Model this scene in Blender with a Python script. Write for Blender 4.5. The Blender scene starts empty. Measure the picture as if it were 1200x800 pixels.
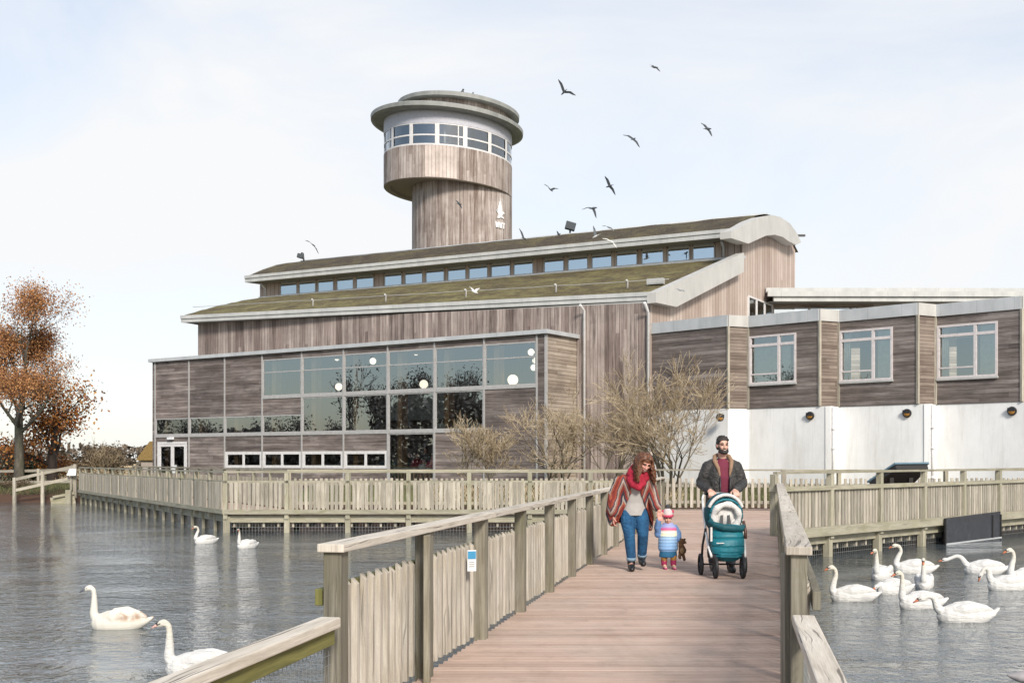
import bpy, math, random
from mathutils import Vector, Matrix, Quaternion, noise as mnoise
R = math.radians
rng = random.Random(7)
F, CX, HY, CAMZ = 1350.0, 600.0, 540.0, 1.5
COL = bpy.context.scene.collection
V = Vector
Z = V((0, 0, 1))

def P(u, v, d):                                   # a point seen at (u, v) of the photo, d metres away
    return V(((u - CX) / F * d, d, CAMZ + (HY - v) / F * d))

def on_plane(u, v, p0, n):
    o = V((0, 0, CAMZ)); r = V(((u - CX) / F, 1, (HY - v) / F))
    return o + r * ((p0 - o).dot(n) / r.dot(n))

# ---------------------------------------------------------------- object helpers
WORLD = {}
def tag(o, label=None, cat=None, group=None, kind=None):
    if label: o['label'] = label
    if cat: o['category'] = cat
    if group: o['group'] = group
    if kind: o['kind'] = kind
    return o

def thing(name, label, cat, loc=(0, 0, 0), rz=0.0, group=None, kind=None):
    o = bpy.data.objects.new(name, None); COL.objects.link(o)
    o.location = loc; o.rotation_euler = (0, 0, rz); o.empty_display_size = .2
    WORLD[o.name] = V((0, 0, 0)) if cat in ('person', 'swan', 'bird', 'duck', 'pram', 'soft toy') else V(loc)     # figures are modelled in their own space
    return tag(o, label, cat, group, kind)

class MB:
    def __init__(s):
        s.v = []; s.f = []; s.uv = []; s.r = []; s.sm = []
    def face(s, idx, uvs, r=0.5, sm=False):
        s.f.append(tuple(idx)); s.uv.append(uvs); s.r.append(r); s.sm.append(sm)
    def add(s, pts):
        b = len(s.v); s.v.extend([V(p) for p in pts]); return b
    def poly(s, pts, r=0.5, sm=False, uvs=None):
        pts = [V(p) for p in pts]; b = s.add(pts)
        if uvs is None:
            n = V((0, 0, 0))
            for i in range(len(pts)):
                a, c = pts[i], pts[(i + 1) % len(pts)]
                n += V(((a.y - c.y) * (a.z + c.z), (a.z - c.z) * (a.x + c.x), (a.x - c.x) * (a.y + c.y)))
            if n.length > 0: n.normalize()
            if abs(n.z) < .9:
                t = V((-n.y, n.x, 0)).normalized(); w = n.cross(t)
                uvs = [(p.dot(t), p.dot(w)) for p in pts]
            else:
                uvs = [(p.x, p.y) for p in pts]
        s.face(range(b, b + len(pts)), uvs, r, sm)
    def slab(s, pts, off, r=0.5):                 # extrude a planar polygon by the vector off
        pts = [V(p) for p in pts]; off = V(off); q = [p + off for p in pts]
        s.poly(pts, r); s.poly(list(reversed(q)), r)
        n = len(pts)
        for i in range(n):
            s.poly([pts[(i + 1) % n], pts[i], q[i], q[(i + 1) % n]], r)
    def box(s, c, ax, ay, az, r=None, wob=0):     # centre and three half-axis vectors; uv v runs along the longest
        c = V(c); A = [V(ax), V(ay), V(az)]; L = [a.length for a in A]; k = L.index(max(L))
        r = rng.random() if r is None else r
        o1, o2 = rng.random() * 50, rng.random() * 50
        cs = []
        for i in range(8):
            sg = [1 if i >> j & 1 else -1 for j in range(3)]
            cs.append((sg, c + A[0] * sg[0] + A[1] * sg[1] + A[2] * sg[2]))
        b = s.add([p for _, p in cs])
        for q, (idx, na) in enumerate((((0, 2, 6, 4), 0), ((1, 5, 7, 3), 0), ((0, 4, 5, 1), 1), ((2, 3, 7, 6), 1), ((0, 1, 3, 2), 2), ((4, 6, 7, 5), 2))):
            oth = [j for j in range(3) if j != na]
            if k in oth: vv = k; uu = [j for j in oth if j != k][0]
            else: uu, vv = oth
            uvs = [(cs[i][0][uu] * L[uu] + o1 + q * .37, cs[i][0][vv] * L[vv] + o2) for i in idx]
            s.face([b + i for i in idx], uvs, r)
    def bx(s, x0, x1, y0, y1, z0, z1, r=None):
        s.box(((x0 + x1) / 2, (y0 + y1) / 2, (z0 + z1) / 2), ((x1 - x0) / 2, 0, 0), (0, (y1 - y0) / 2, 0), (0, 0, (z1 - z0) / 2), r)
    def beam(s, p, q, w, h, up=Z, r=None):        # w across, h along up
        p, q = V(p), V(q); d = q - p; l = d.length; d.normalize()
        sd = d.cross(V(up)); sd = sd.normalized() if sd.length > 1e-5 else V((1, 0, 0)); u2 = sd.cross(d)
        s.box((p + q) / 2, d * l / 2, sd * w / 2, u2 * h / 2, r)
    def tube(s, pts, rad, n=8, cap=True, r=0.5, sm=True, ell=None):
        pts = [V(p) for p in pts]
        if not hasattr(rad, '__len__'): rad = [rad] * len(pts)
        rings = []; prev = None; acc = 0
        for i, p in enumerate(pts):
            d = (pts[min(i + 1, len(pts) - 1)] - pts[max(i - 1, 0)])
            d = d.normalized() if d.length > 1e-9 else Z.copy()
            if prev is None:
                a = d.orthogonal().normalized() if ell is None else (V(ell) - d * d.dot(V(ell))).normalized()
            else:
                a = prev - d * prev.dot(d); a = a.normalized() if a.length > 1e-6 else d.orthogonal().normalized()
            prev = a; c = d.cross(a)
            rr = rad[i] if hasattr(rad[i], '__len__') else (rad[i], rad[i])
            if i: acc += (p - pts[i - 1]).length
            b = s.add([p + a * (math.cos(2 * math.pi * k / n) * rr[0]) + c * (math.sin(2 * math.pi * k / n) * rr[1]) for k in range(n)])
            rings.append((b, acc, max(rr)))
        for (b0, a0, r0), (b1, a1, r1) in zip(rings, rings[1:]):
            for k in range(n):
                k2 = (k + 1) % n; w = 2 * math.pi * max(r0, r1) / n
                s.face((b0 + k, b0 + k2, b1 + k2, b1 + k), ((k * w, a0), (k * w + w, a0), (k * w + w, a1), (k * w, a1)), r, sm)
        if cap:
            b0 = rings[0][0]; b1 = rings[-1][0]
            s.face(tuple(b0 + k for k in reversed(range(n))), [(0, 0)] * n, r)
            s.face(tuple(b1 + k for k in range(n)), [(0, 0)] * n, r)
    def ell(s, c, rad, rot=None, nu=12, nv=8, r=0.5):
        c = V(c); rad = rad if hasattr(rad, '__len__') else (rad,) * 3
        rot = rot or Matrix.Identity(3); b = len(s.v)
        def pt(i, j):
            th = math.pi * j / nv; ph = 2 * math.pi * i / nu
            return c + rot @ V((rad[0] * math.sin(th) * math.cos(ph), rad[1] * math.sin(th) * math.sin(ph), rad[2] * math.cos(th)))
        s.add([pt(0, 0)]); rows = []
        for j in range(1, nv): rows.append(s.add([pt(i, j) for i in range(nu)]))
        e = s.add([pt(0, nv)])
        for i in range(nu):
            i2 = (i + 1) % nu
            s.face((b, rows[0] + i, rows[0] + i2), [(0, 0), (i / nu, .1), (i2 / nu, .1)], r, True)
            for j in range(len(rows) - 1):
                s.face((rows[j] + i, rows[j + 1] + i, rows[j + 1] + i2, rows[j] + i2), [(i / nu, j / nv), (i / nu, (j + 1) / nv), ((i + 1) / nu, (j + 1) / nv), ((i + 1) / nu, j / nv)], r, True)
            s.face((rows[-1] + i2, rows[-1] + i, e), [(0, 0)] * 3, r, True)
    def caps(s, pts, rad, n=10):                  # chain of capsules for bodies
        s.tube(pts, rad, n)
        for p, q in zip(pts, rad): s.ell(p, q if not hasattr(q, '__len__') else min(q), nu=n, nv=6)
    def lathe(s, prof, n=24, c=(0, 0), r=0.5, sm=True, tilt=0.0, a0=0, a1=360, close=False):
        c = V((c[0], c[1], 0))
        full = abs(a1 - a0) >= 359.9; m = n if full else n + 1
        def row(rr, z):
            pts = []
            for i in range(m):
                a = R(a0 + (a1 - a0) * i / n); x, y = math.sin(a) * rr, -math.cos(a) * rr
                pts.append(c + V((x, y, z - tilt * x)))
            return s.add(pts)
        for j in range(len(prof) - 1):
            L = math.hypot(prof[j + 1][0] - prof[j][0], prof[j + 1][1] - prof[j][1]); ra, rb = row(*prof[j]), row(*prof[j + 1])
            for i in range(n):
                i2 = (i + 1) % m; w = R((a1 - a0) / n) * max(prof[j][0], prof[j + 1][0])
                z0, z1 = prof[j][1], prof[j + 1][1]
                if abs(z1 - z0) < .3 * L: z0, z1 = 0, L
                s.face((ra + i, ra + i2, rb + i2, rb + i), ((i * w, z0), (i * w + w, z0), (i * w + w, z1), (i * w, z1)), r, sm)
    def mesh(s, name, origin=V((0, 0, 0))):
        me = bpy.data.meshes.new(name)
        me.from_pydata([tuple(p - origin) for p in s.v], [], s.f)
        uvl = me.uv_layers.new(name='UVMap')
        flat = []
        for u in s.uv:
            for a in u: flat += [a[0], a[1]]
        uvl.data.foreach_set('uv', flat)
        at = me.attributes.new('rnd', 'FLOAT', 'FACE'); at.data.foreach_set('value', s.r)
        me.polygons.foreach_set('use_smooth', s.sm)
        me.update(); return me
    def build(s, name, mat, parent=None, bevel=0, label=None):
        org = WORLD.get(parent.name, V((0, 0, 0))) if parent else V((0, 0, 0))
        o = bpy.data.objects.new(name, s.mesh(name, org)); COL.objects.link(o)
        if mat: o.data.materials.append(mat)
        if parent: o.parent = parent; WORLD[o.name] = org
        if bevel:
            m = o.modifiers.new('Bevel', 'BEVEL'); m.width = bevel; m.segments = 2; m.limit_method = 'ANGLE'
        if label: o['label'] = label
        return o

def blob(mb, name, mat, parent=None, voxel=.01, smooth=4, cut=None, solid=0, sub=0):
    """union of the overlapping closed shapes in mb as one continuous smooth mesh"""
    me = mb.mesh('tmp'); t = bpy.data.objects.new('tmp', me); COL.objects.link(t)
    m = t.modifiers.new('r', 'REMESH'); m.mode = 'VOXEL'; m.voxel_size = voxel; m.use_smooth_shade = True
    if smooth:
        k = t.modifiers.new('s', 'SMOOTH'); k.factor = .5; k.iterations = smooth
    dg = bpy.context.evaluated_depsgraph_get()
    me2 = bpy.data.meshes.new_from_object(t.evaluated_get(dg), depsgraph=dg)
    bpy.data.objects.remove(t); bpy.data.meshes.remove(me)
    if cut:
        import bmesh
        b = bmesh.new(); b.from_mesh(me2)
        bmesh.ops.delete(b, geom=[f for f in b.faces if cut(f.calc_center_median())], context='FACES')
        b.to_mesh(me2); b.free()
    for p in me2.polygons: p.use_smooth = True
    me2.name = name
    o = bpy.data.objects.new(name, me2); COL.objects.link(o)
    me2.materials.clear(); me2.materials.append(mat)
    if solid:
        q = o.modifiers.new('so', 'SOLIDIFY'); q.thickness = solid; q.offset = 0
    if parent: o.parent = parent; WORLD[o.name] = WORLD[parent.name]
    return o

# ---------------------------------------------------------------- material helpers
class T:
    def __init__(s, name):
        s.m = bpy.data.materials.new(name); s.m.use_nodes = True; s.nt = s.m.node_tree
        s.nt.nodes.clear()
        s.out = s.nt.nodes.new('ShaderNodeOutputMaterial')
        s.b = s.nt.nodes.new('ShaderNodeBsdfPrincipled')
        s.nt.links.new(s.b.outputs[0], s.out.inputs[0])
    def n(s, typ, ins=None, **props):
        nd = s.nt.nodes.new('ShaderNode' + typ)
        for k, v in props.items(): setattr(nd, k, v)
        for k, v in (ins or {}).items(): s.set(nd.inputs[k], v)
        return nd
    def set(s, sock, v):
        if isinstance(v, bpy.types.NodeSocket): s.nt.links.new(v, sock)
        elif isinstance(v, bpy.types.Node): s.nt.links.new(v.outputs[0], sock)
        else:
            if sock.type == 'RGBA' and len(v) == 3: v = (*v, 1)
            sock.default_value = v
    def math(s, op, a, b=0.0, c=None, clamp=False):
        nd = s.n('Math', {0: a, 1: b}, operation=op); nd.use_clamp = clamp
        if c is not None: s.set(nd.inputs[2], c)
        return nd.outputs[0]
    def uv(s, sx=1, sy=1): return s.scale(s.n('UVMap').outputs[0], (sx, sy, 1))
    def pos(s, k=(1, 1, 1)): return s.scale(s.n('NewGeometry').outputs['Position'], k)
    def obj(s, k=(1, 1, 1)): return s.scale(s.n('TexCoord').outputs['Object'], k)
    def scale(s, v, k): return s.n('VectorMath', {0: v, 1: k}, operation='MULTIPLY').outputs[0]
    def noise(s, vec, scale=1, detail=4, rough=.55, dist=0):
        return s.n('TexNoise', {'Vector': vec, 'Scale': scale, 'Detail': detail, 'Roughness': rough, 'Distortion': dist}).outputs[0]
    def ramp(s, fac, stops, mode='LINEAR'):
        nd = s.n('ValToRGB', {0: fac}); cr = nd.color_ramp; cr.interpolation = mode
        while len(cr.elements) < len(stops): cr.elements.new(.5)
        for e, (p, c) in zip(cr.elements, stops):
            e.position = p; e.color = (*c, 1) if hasattr(c, '__len__') else (c, c, c, 1)
        return nd.outputs[0]
    def mix(s, fac, a, b, blend='MIX'):
        nd = s.n('Mix', data_type='RGBA', blend_type=blend)
        s.set(nd.inputs[0], fac); s.set(nd.inputs[6], a); s.set(nd.inputs[7], b)
        return nd.outputs[2]
    def attr(s, name='rnd'): return s.n('Attribute', attribute_name=name).outputs['Fac']
    def bump(s, h, strength=.3, dist=.01, normal=None):
        nd = s.n('Bump', {'Height': h, 'Strength': strength, 'Distance': dist})
        if normal is not None: s.set(nd.inputs['Normal'], normal)
        s.set(s.b.inputs['Normal'], nd.outputs[0]); return nd.outputs[0]
    def fin(s, color=None, rough=.7, **k):
        if color is not None: s.set(s.b.inputs['Base Color'], color)
        s.set(s.b.inputs['Roughness'], rough)
        for a, v in k.items(): s.set(s.b.inputs[a.replace('_', ' ')], v)
        return s.m

def plain(name, col, rough=.6, var=.12, sc=8, **k):
    t = T(name); nz = t.noise(t.obj(), sc, 5)
    c = t.mix(1, (*col, 1), t.ramp(nz, [(.25, 1 - var * 2), (.75, 1 + var * 0)]), 'MULTIPLY')
    t.bump(nz, .08, .01)
    return t.fin(c, rough, **k)

def wood(name, stops, gx=26, gy=1.3, algae=.3, algcol=(.12, .14, .05), var=.35, rough=.85, bump=.5, crack=.5):
    t = T(name)
    uv = t.uv(gx, gy); w = t.n('VectorMath', {0: uv, 1: t.scale(t.n('TexNoise', {'Vector': t.uv(2.2, 1.1), 'Scale': 1.0, 'Detail': 3}).outputs['Color'], (3.2, 1.2, 0))}, operation='ADD').outputs[0]
    g = t.noise(w, 1, 6, .65)
    big = t.noise(t.uv(1.6, .8), 1.3, 4)
    f = t.math('ADD', t.math('MULTIPLY', g, .7), t.math('MULTIPLY', big, .3))
    c = t.ramp(f, stops)
    c = t.mix(1, c, t.ramp(t.attr(), [(0, 1 - var), (1, 1.0)]), 'MULTIPLY')
    cr = t.ramp(t.noise(t.scale(w, (1.3, .55, 1)), 1.4, 3, .5), [(.33, 1), (.40, 0)])
    c = t.mix(t.math('MULTIPLY', cr, crack), c, (.07, .06, .05, 1))
    if algae:
        a = t.ramp(t.noise(t.pos((1, 1, 1)), 1.7, 6, .7), [(.5, 0), (.72, 1)])
        c = t.mix(t.math('MULTIPLY', a, algae), c, (*algcol, 1))
    h = t.math('SUBTRACT', g, t.math('MULTIPLY', cr, .8))
    fine = t.noise(t.uv(gx * 5, gy * 3), 1, 3, .6)
    c = t.mix(.8, c, t.ramp(fine, [(.3, .72), (.65, 1)]), 'MULTIPLY')
    t.bump(h, bump, .006)
    return t.fin(c, rough)

def clad(name, stops, axis='u', pitch=.14, var=.35, stain=.4, staincol=(.05, .045, .045), rough=.85, grain=1.0, bleach=None, streak=(.55, .10), seglen=2.6, patch=.35, patchcol=(.05, .042, .04)):
    """boards drawn on the wall's own uv in metres; axis is the coordinate across the boards"""
    t = T(name); sep = t.n('SeparateXYZ', {0: t.n('UVMap').outputs[0]})
    a, l = (sep.outputs[0], sep.outputs[1]) if axis == 'u' else (sep.outputs[1], sep.outputs[0])
    b = t.math('DIVIDE', a, pitch); cell = t.math('FLOOR', b); fr = t.math('FRACT', b)
    wn0 = t.n('TexWhiteNoise', {'W': cell}, noise_dimensions='1D').outputs[0]
    seg = t.math('FLOOR', t.math('ADD', t.math('DIVIDE', l, seglen), t.math('MULTIPLY', wn0, 7.3)))
    wn = t.n('TexWhiteNoise', {'W': t.math('ADD', t.math('MULTIPLY', cell, 3.17), t.math('MULTIPLY', seg, 11.9))}, noise_dimensions='1D').outputs[0]
    vec = t.n('CombineXYZ', {0: t.math('MULTIPLY', a, 16), 1: t.math('ADD', t.math('MULTIPLY', l, .9), t.math('MULTIPLY', wn, 40)), 2: t.math('MULTIPLY', cell, 1.7)}).outputs[0]
    g = t.noise(vec, 1, 5, .6)
    pat = t.noise(t.n('CombineXYZ', {0: t.math('MULTIPLY', sep.outputs[0], streak[0] if axis == 'u' else .3), 1: t.math('MULTIPLY', sep.outputs[1], streak[1] if axis == 'u' else 2.6)}).outputs[0], 1.6, 6, .65)
    f = t.math('ADD', t.math('MULTIPLY', wn, var), t.math('ADD', t.math('MULTIPLY', g, .45 * grain), t.math('MULTIPLY', pat, .75 - var * .5)))
    c = t.ramp(f, stops)
    st = t.ramp(t.noise(t.n('CombineXYZ', {0: t.math('MULTIPLY', sep.outputs[0], 1.9 if axis == 'u' else .55), 1: t.math('MULTIPLY', sep.outputs[1], .16 if axis == 'u' else 1.5), 2: 3.7}).outputs[0], 1.5, 6, .7), [(.5, 0), (.68, 1)])
    c = t.mix(t.math('MULTIPLY', st, stain), c, (*staincol, 1))
    c = t.mix(1, c, t.ramp(t.attr(), [(0, .68), (.5, 1.0), (1, 1.12)]), 'MULTIPLY')
    blo = t.ramp(t.noise(t.pos((.5, .5, .5)), 1.1, 5, .7), [(.42, 0), (.66, 1)])
    c = t.mix(t.math('MULTIPLY', blo, patch), c, (*patchcol, 1))
    gr = t.ramp(fr, [(0, 1), (.05, 1), (.09, 0), (.95, 0), (1, .6)])
    c = t.mix(t.math('MULTIPLY', gr, .75), c, (.02, .018, .017, 1))
    h = t.math('SUBTRACT', t.math('MULTIPLY', g, .35), gr)
    t.bump(h, .7, .015)
    return t.fin(c, rough)
# ---------------------------------------------------------------- materials
M = {}
M['post'] = wood('post_wood', [(.3, (.12, .105, .075)), (.5, (.25, .225, .17)), (.7, (.43, .395, .32))], algae=.55, algcol=(.13, .125, .055))
M['rail'] = wood('rail_wood', [(.3, (.40, .345, .28)), (.5, (.64, .575, .485)), (.7, (.76, .70, .62))], algae=.12, algcol=(.25, .24, .12), crack=.75, var=.22)
M['slat'] = wood('slat_wood', [(.3, (.30, .26, .205)), (.5, (.53, .475, .395)), (.7, (.68, .63, .545))], algae=.15, algcol=(.2, .195, .10), var=.3, gx=18)
M['slat_far'] = wood('far_slat_wood', [(.3, (.29, .255, .20)), (.5, (.49, .445, .36)), (.7, (.62, .57, .48))], algae=.2, algcol=(.18, .18, .08), var=.42, gx=12, crack=.3)
M['rail_far'] = wood('far_rail_wood', [(.3, (.26, .24, .165)), (.5, (.41, .38, .285)), (.7, (.53, .495, .395))], algae=.4, algcol=(.22, .215, .09), var=.3, gx=12, crack=.3)
M['beam_dark'] = wood('wet_timber', [(.3, (.07, .065, .05)), (.6, (.16, .15, .115)), (.8, (.25, .235, .18))], algae=.5, algcol=(.09, .10, .04))
M['moss_wood'] = wood('mossy_timber_end', [(.3, (.12, .12, .03)), (.6, (.30, .28, .08)), (.8, (.4, .38, .16))], algae=.4)
def deck_mat():
    t = T('deck_boards')
    sep = t.n('SeparateXYZ', {0: t.n('UVMap').outputs[0]})
    r = t.attr()
    g = t.noise(t.uv(30, 1.1), 1, 6, .65)
    c = t.ramp(t.math('ADD', t.math('MULTIPLY', g, .8), t.math('MULTIPLY', r, .2)), [(.25, (.34, .23, .175)), (.55, (.56, .405, .325)), (.85, (.68, .54, .45))])
    big = t.noise(t.pos((1, .8, 1)), .8, 6, .65)
    c = t.mix(t.math('MULTIPLY', t.ramp(big, [(.45, 0), (.75, 1)]), .5), c, (.50, .445, .385, 1))
    d = t.noise(t.pos((1, 1, 1)), 3.1, 6, .7)
    c = t.mix(t.math('MULTIPLY', t.ramp(d, [(.52, 0), (.70, 1)]), .34), c, (.20, .135, .095, 1))
    dk_ = t.noise(t.pos((1.6, .35, 1)), 1.0, 5, .7)
    c = t.mix(t.math('MULTIPLY', t.ramp(dk_, [(.5, 0), (.66, 1)]), .24), c, (.24, .17, .125, 1))
    gr = t.math('FRACT', t.math('MULTIPLY', sep.outputs[0], 1 / .017))
    gv = t.ramp(gr, [(0, 0), (.25, 1), (.7, 1), (1, 0)])
    c = t.mix(t.math('MULTIPLY', t.math('SUBTRACT', 1.0, gv), .35), c, (.10, .075, .06, 1))
    t.bump(t.math('ADD', gv, t.math('MULTIPLY', g, .5)), .5, .004)
    return t.fin(c, .75)
M['deck'] = deck_mat()
M['clad_hall'] = clad('hall_boards', [(.25, (.034, .024, .02)), (.45, (.115, .083, .072)), (.6, (.235, .185, .163)), (.85, (.45, .38, .34))], 'u', .16, stain=.85, staincol=(.07, .048, .042), seglen=9, var=.22, streak=(.9, .07))
M['clad_gable'] = clad('gable_boards', [(.2, (.17, .12, .095)), (.5, (.36, .28, .235)), (.85, (.55, .46, .40))], 'u', .30, var=.25, stain=.25, staincol=(.22, .15, .115), seglen=12, patch=.25, patchcol=(.24, .17, .135))  # paler than the hall front: weathering, plus its sunnier facing put into the colour
M['clad_tower'] = clad('tower_boards', [(.2, (.075, .052, .042)), (.42, (.215, .168, .145)), (.58, (.375, .315, .28)), (.85, (.56, .495, .455))], 'u', .22, stain=.85, staincol=(.11, .065, .045), seglen=15, var=.25, streak=(.7, .06), patch=.45, patchcol=(.11, .068, .05))
M['clad_new'] = clad('new_boards', [(.2, (.48, .38, .33)), (.5, (.60, .50, .44)), (.85, (.68, .58, .52))], 'u', .22, stain=.1, staincol=(.3, .22, .18))
M['clad_block'] = clad('block_boards', [(.28, (.034, .025, .021)), (.48, (.105, .080, .070)), (.62, (.19, .153, .138)), (.85, (.37, .32, .295))], 'v', .145, stain=.5, staincol=(.03, .028, .03), var=.16, seglen=4)
M['clad_return'] = clad('return_boards', [(.25, (.09, .068, .05)), (.5, (.245, .19, .145)), (.85, (.44, .37, .30))], 'v', .145, stain=.3, staincol=(.05, .04, .03))
M['clad_wing'] = clad('wing_boards', [(.28, (.03, .023, .02)), (.48, (.090, .071, .062)), (.62, (.155, .126, .113)), (.85, (.30, .26, .24))], 'v', .145, stain=.4, staincol=(.03, .027, .028), var=.18, seglen=4)
M['clad_wing_side'] = clad('wing_side_boards', [(.25, (.055, .04, .032)), (.5, (.145, .108, .086)), (.85, (.28, .225, .185))], 'v', .12, stain=.3, staincol=(.07, .05, .04))  # wing boards warmed and lightened: the sunlit facing is put into the colour
def metal(name, a, b, streak=True, rough=.5):
    t = T(name)
    nz = t.noise(t.pos((1.2, 1.2, .5)), 1.5, 6, .65)
    c = t.ramp(nz, [(.3, a), (.7, b)])
    j = t.math('FRACT', t.math('DIVIDE', t.n('SeparateXYZ', {0: t.n('UVMap').outputs[0]}).outputs[0], 1.25))
    c = t.mix(t.math('MULTIPLY', t.ramp(j, [(0, 1), (.012, 1), (.02, 0)]), .35), c, (.2, .2, .2, 1))
    sp = t.ramp(t.noise(t.pos(), 4, 6, .75), [(.6, 0), (.75, 1)])
    c = t.mix(t.math('MULTIPLY', sp, .3), c, (.28, .29, .24, 1))
    return t.fin(c, rough)
M['zinc'] = metal('zinc_fascia', (.36, .375, .385), (.50, .515, .52))
M['zinc_pale'] = metal('pale_fascia', (.41, .40, .375), (.52, .505, .475))
M['gutter'] = metal('gutter_grey', (.36, .365, .355), (.50, .50, .48))
M['soffit'] = plain('soffit_grey', (.33, .33, .31), .7)
M['soffit_tan'] = plain('soffit_tan', (.45, .39, .32), .7)
M['hat'] = metal('tower_canopy', (.20, .205, .195), (.33, .335, .315))
M['tower_wall'] = plain('tower_panel', (.50, .50, .55), .6)
M['dark'] = plain('dark_void', (.02, .02, .02), .9)
def moss(name, stops, sc=1.0):
    t = T(name)
    nz = t.noise(t.pos((1, 1, 1)), .55 * sc, 8, .72, .6)
    fine = t.noise(t.pos(), 9, 4, .7)
    c = t.ramp(t.math('ADD', t.math('MULTIPLY', nz, .65), t.math('MULTIPLY', fine, .35)), stops)
    mid = t.noise(t.pos(), 1.6, 6, .75)
    c = t.mix(t.math('MULTIPLY', t.ramp(mid, [(.47, 0), (.6, 1)]), .7), c, (stops[0][1][0] * 1.2, stops[0][1][1] * 1.1, stops[0][1][2], 1))
    lt = t.noise(t.pos((1, 1, 1)), 2.9, 5, .7)
    c = t.mix(t.math('MULTIPLY', t.ramp(lt, [(.58, 0), (.7, 1)]), .55), c, (*stops[-1][1], 1))
    t.bump(t.math('ADD', fine, mid), 1, .12)
    return t.fin(c, .95)
M['moss'] = moss('sedum_roof', [(.32, (.05, .035, .022)), (.45, (.115, .088, .038)), (.54, (.19, .165, .06)), (.68, (.31, .27, .12))])
M['moss_dark'] = moss('old_sedum_roof', [(.3, (.035, .027, .022)), (.5, (.085, .066, .04)), (.62, (.15, .125, .05)), (.75, (.22, .20, .08))])
def render_white():
    t = T('white_render')
    nz = t.noise(t.pos((.8, .8, .35)), 1.2, 6, .7)
    c = t.ramp(nz, [(.3, (.66, .655, .64)), (.6, (.80, .80, .79))])
    s = t.ramp(t.noise(t.n('CombineXYZ', {0: t.math('MULTIPLY', t.n('SeparateXYZ', {0: t.n('UVMap').outputs[0]}).outputs[0], 3.0), 1: t.math('MULTIPLY', t.n('SeparateXYZ', {0: t.n('UVMap').outputs[0]}).outputs[1], .25)}).outputs[0], 1.4, 5, .7), [(.5, 0), (.75, 1)])
    c = t.mix(t.math('MULTIPLY', s, .5), c, (.50, .49, .45, 1))
    zz = t.n('SeparateXYZ', {0: t.n('NewGeometry').outputs['Position']}).outputs[2]
    sp = t.ramp(t.math('ADD', zz, t.math('MULTIPLY', t.noise(t.pos((2, 2, 1)), 2.0, 5, .7), 1.4)), [(.0, 1), (1.0, .0)])
    c = t.mix(t.math('MULTIPLY', sp, .45), c, (.40, .40, .33, 1))
    t.bump(t.noise(t.pos(), 14, 3), .15, .01)
    return t.fin(c, .9)
M['white_wall'] = render_white()
M['frame'] = plain('frame_grey', (.42, .41, .40), .5)
M['frame_white'] = plain('frame_white', (.72, .70, .69), .45)
M['frame_pink'] = plain('frame_pinkish_white', (.66, .61, .60), .5)
M['pipe'] = plain('downpipe_white', (.68, .67, .66), .45)
def glass(name, tint, refl, rough=0.0):
    t = T(name)
    t.nt.nodes.remove(t.b)
    tr = t.n('BsdfTransparent', {0: (*tint, 1)}); gl = t.n('BsdfGlossy', {0: (.92, .96, 1, 1), 'Roughness': rough})
    bp = t.n('Bump', {'Height': t.noise(t.pos((.35, .35, .35)), 1, 2), 'Strength': .12, 'Distance': .05})
    t.set(gl.inputs['Normal'], bp.outputs[0])
    fr = t.n('Fresnel', {0: 1.5}).outputs[0]
    f = t.math('ADD', refl, t.math('MULTIPLY', fr, 1.0), clamp=True)
    mx = t.n('MixShader', {0: f, 1: tr.outputs[0], 2: gl.outputs[0]})
    t.nt.links.new(mx.outputs[0], t.out.inputs[0])
    return t.m
M['glass'] = glass('window_glass', (.90, .90, .88), .27)
M['glass_sky'] = glass('clerestory_glass', (.6, .66, .7), .52)
M['glass_clear'] = glass('lookout_glass', (.82, .86, .84), .17)
M['in_floor'] = plain('inside_floor', (.16, .13, .10), .5)
M['in_wall'] = plain('inside_wall', (.17, .125, .085), .8)
M['in_teal'] = plain('inside_teal_counter', (.04, .12, .11), .6)
M['in_pale'] = plain('inside_pale_panel', (.55, .60, .56), .7)
M['glulam'] = wood('glulam', [(.3, (.42, .23, .10)), (.5, (.60, .36, .17)), (.7, (.70, .46, .25))], algae=0, crack=0, var=.1)
def emis(name, col, st):
    t = T(name); t.set(t.b.inputs['Emission Color'], (*col, 1)); t.b.inputs['Emission Strength'].default_value = st
    return t.fin((*col, 1), .4)
M['globe'] = emis('lit_globe', (1, .90, .74), 1.1)
M['blind'] = plain('roller_blind', (.50, .56, .47), .8)
M['curtain'] = plain('curtain_pale', (.6, .6, .52), .9)
M['black'] = plain('black_rubber', (.018, .018, .02), .6)
M['black_metal'] = plain('black_metal', (.025, .025, .028), .45)
M['bulk_amber'] = plain('lamp_amber', (.42, .20, .04), .35)
M['wire'] = plain('wire_mesh', (.20, .21, .21), .5)
M['dark_panel'] = plain('dark_panel', (.045, .05, .06), .22, .25)
M['desk_blue'] = plain('desk_blue_edge', (.12, .20, .25), .5)
M['desk_dark'] = plain('desk_underside', (.02, .018, .017), .7)  # near-black: shade under the desk is put into the colour
M['sign_white'] = plain('sign_white', (.78, .79, .80), .4)
M['sign_blue'] = plain('sign_blue', (.05, .28, .50), .4)
M['emblem'] = plain('emblem_white', (.86, .86, .86), .5)
def water():
    t = T('pond_water')
    b1 = t.noise(t.pos((1.0, 1.15, 1)), 1.9, 3, .55, .6)
    b2 = t.noise(t.pos((1.0, 1.1, 1)), 6.5, 3, .6, .8)
    b3 = t.noise(t.pos((.25, .4, 1)), 1.0, 2, .5)
    h = t.math('ADD', t.math('MULTIPLY', b1, .75), t.math('MULTIPLY', b2, .5))
    h = t.math('MULTIPLY', h, t.ramp(b3, [(.38, .35), (.62, 1.15)]))
    t.bump(h, 1, .055)
    return t.fin((.075, .092, .102, 1), .02, IOR=1.9, Specular_IOR_Level=.5)
M['water'] = water()
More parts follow.
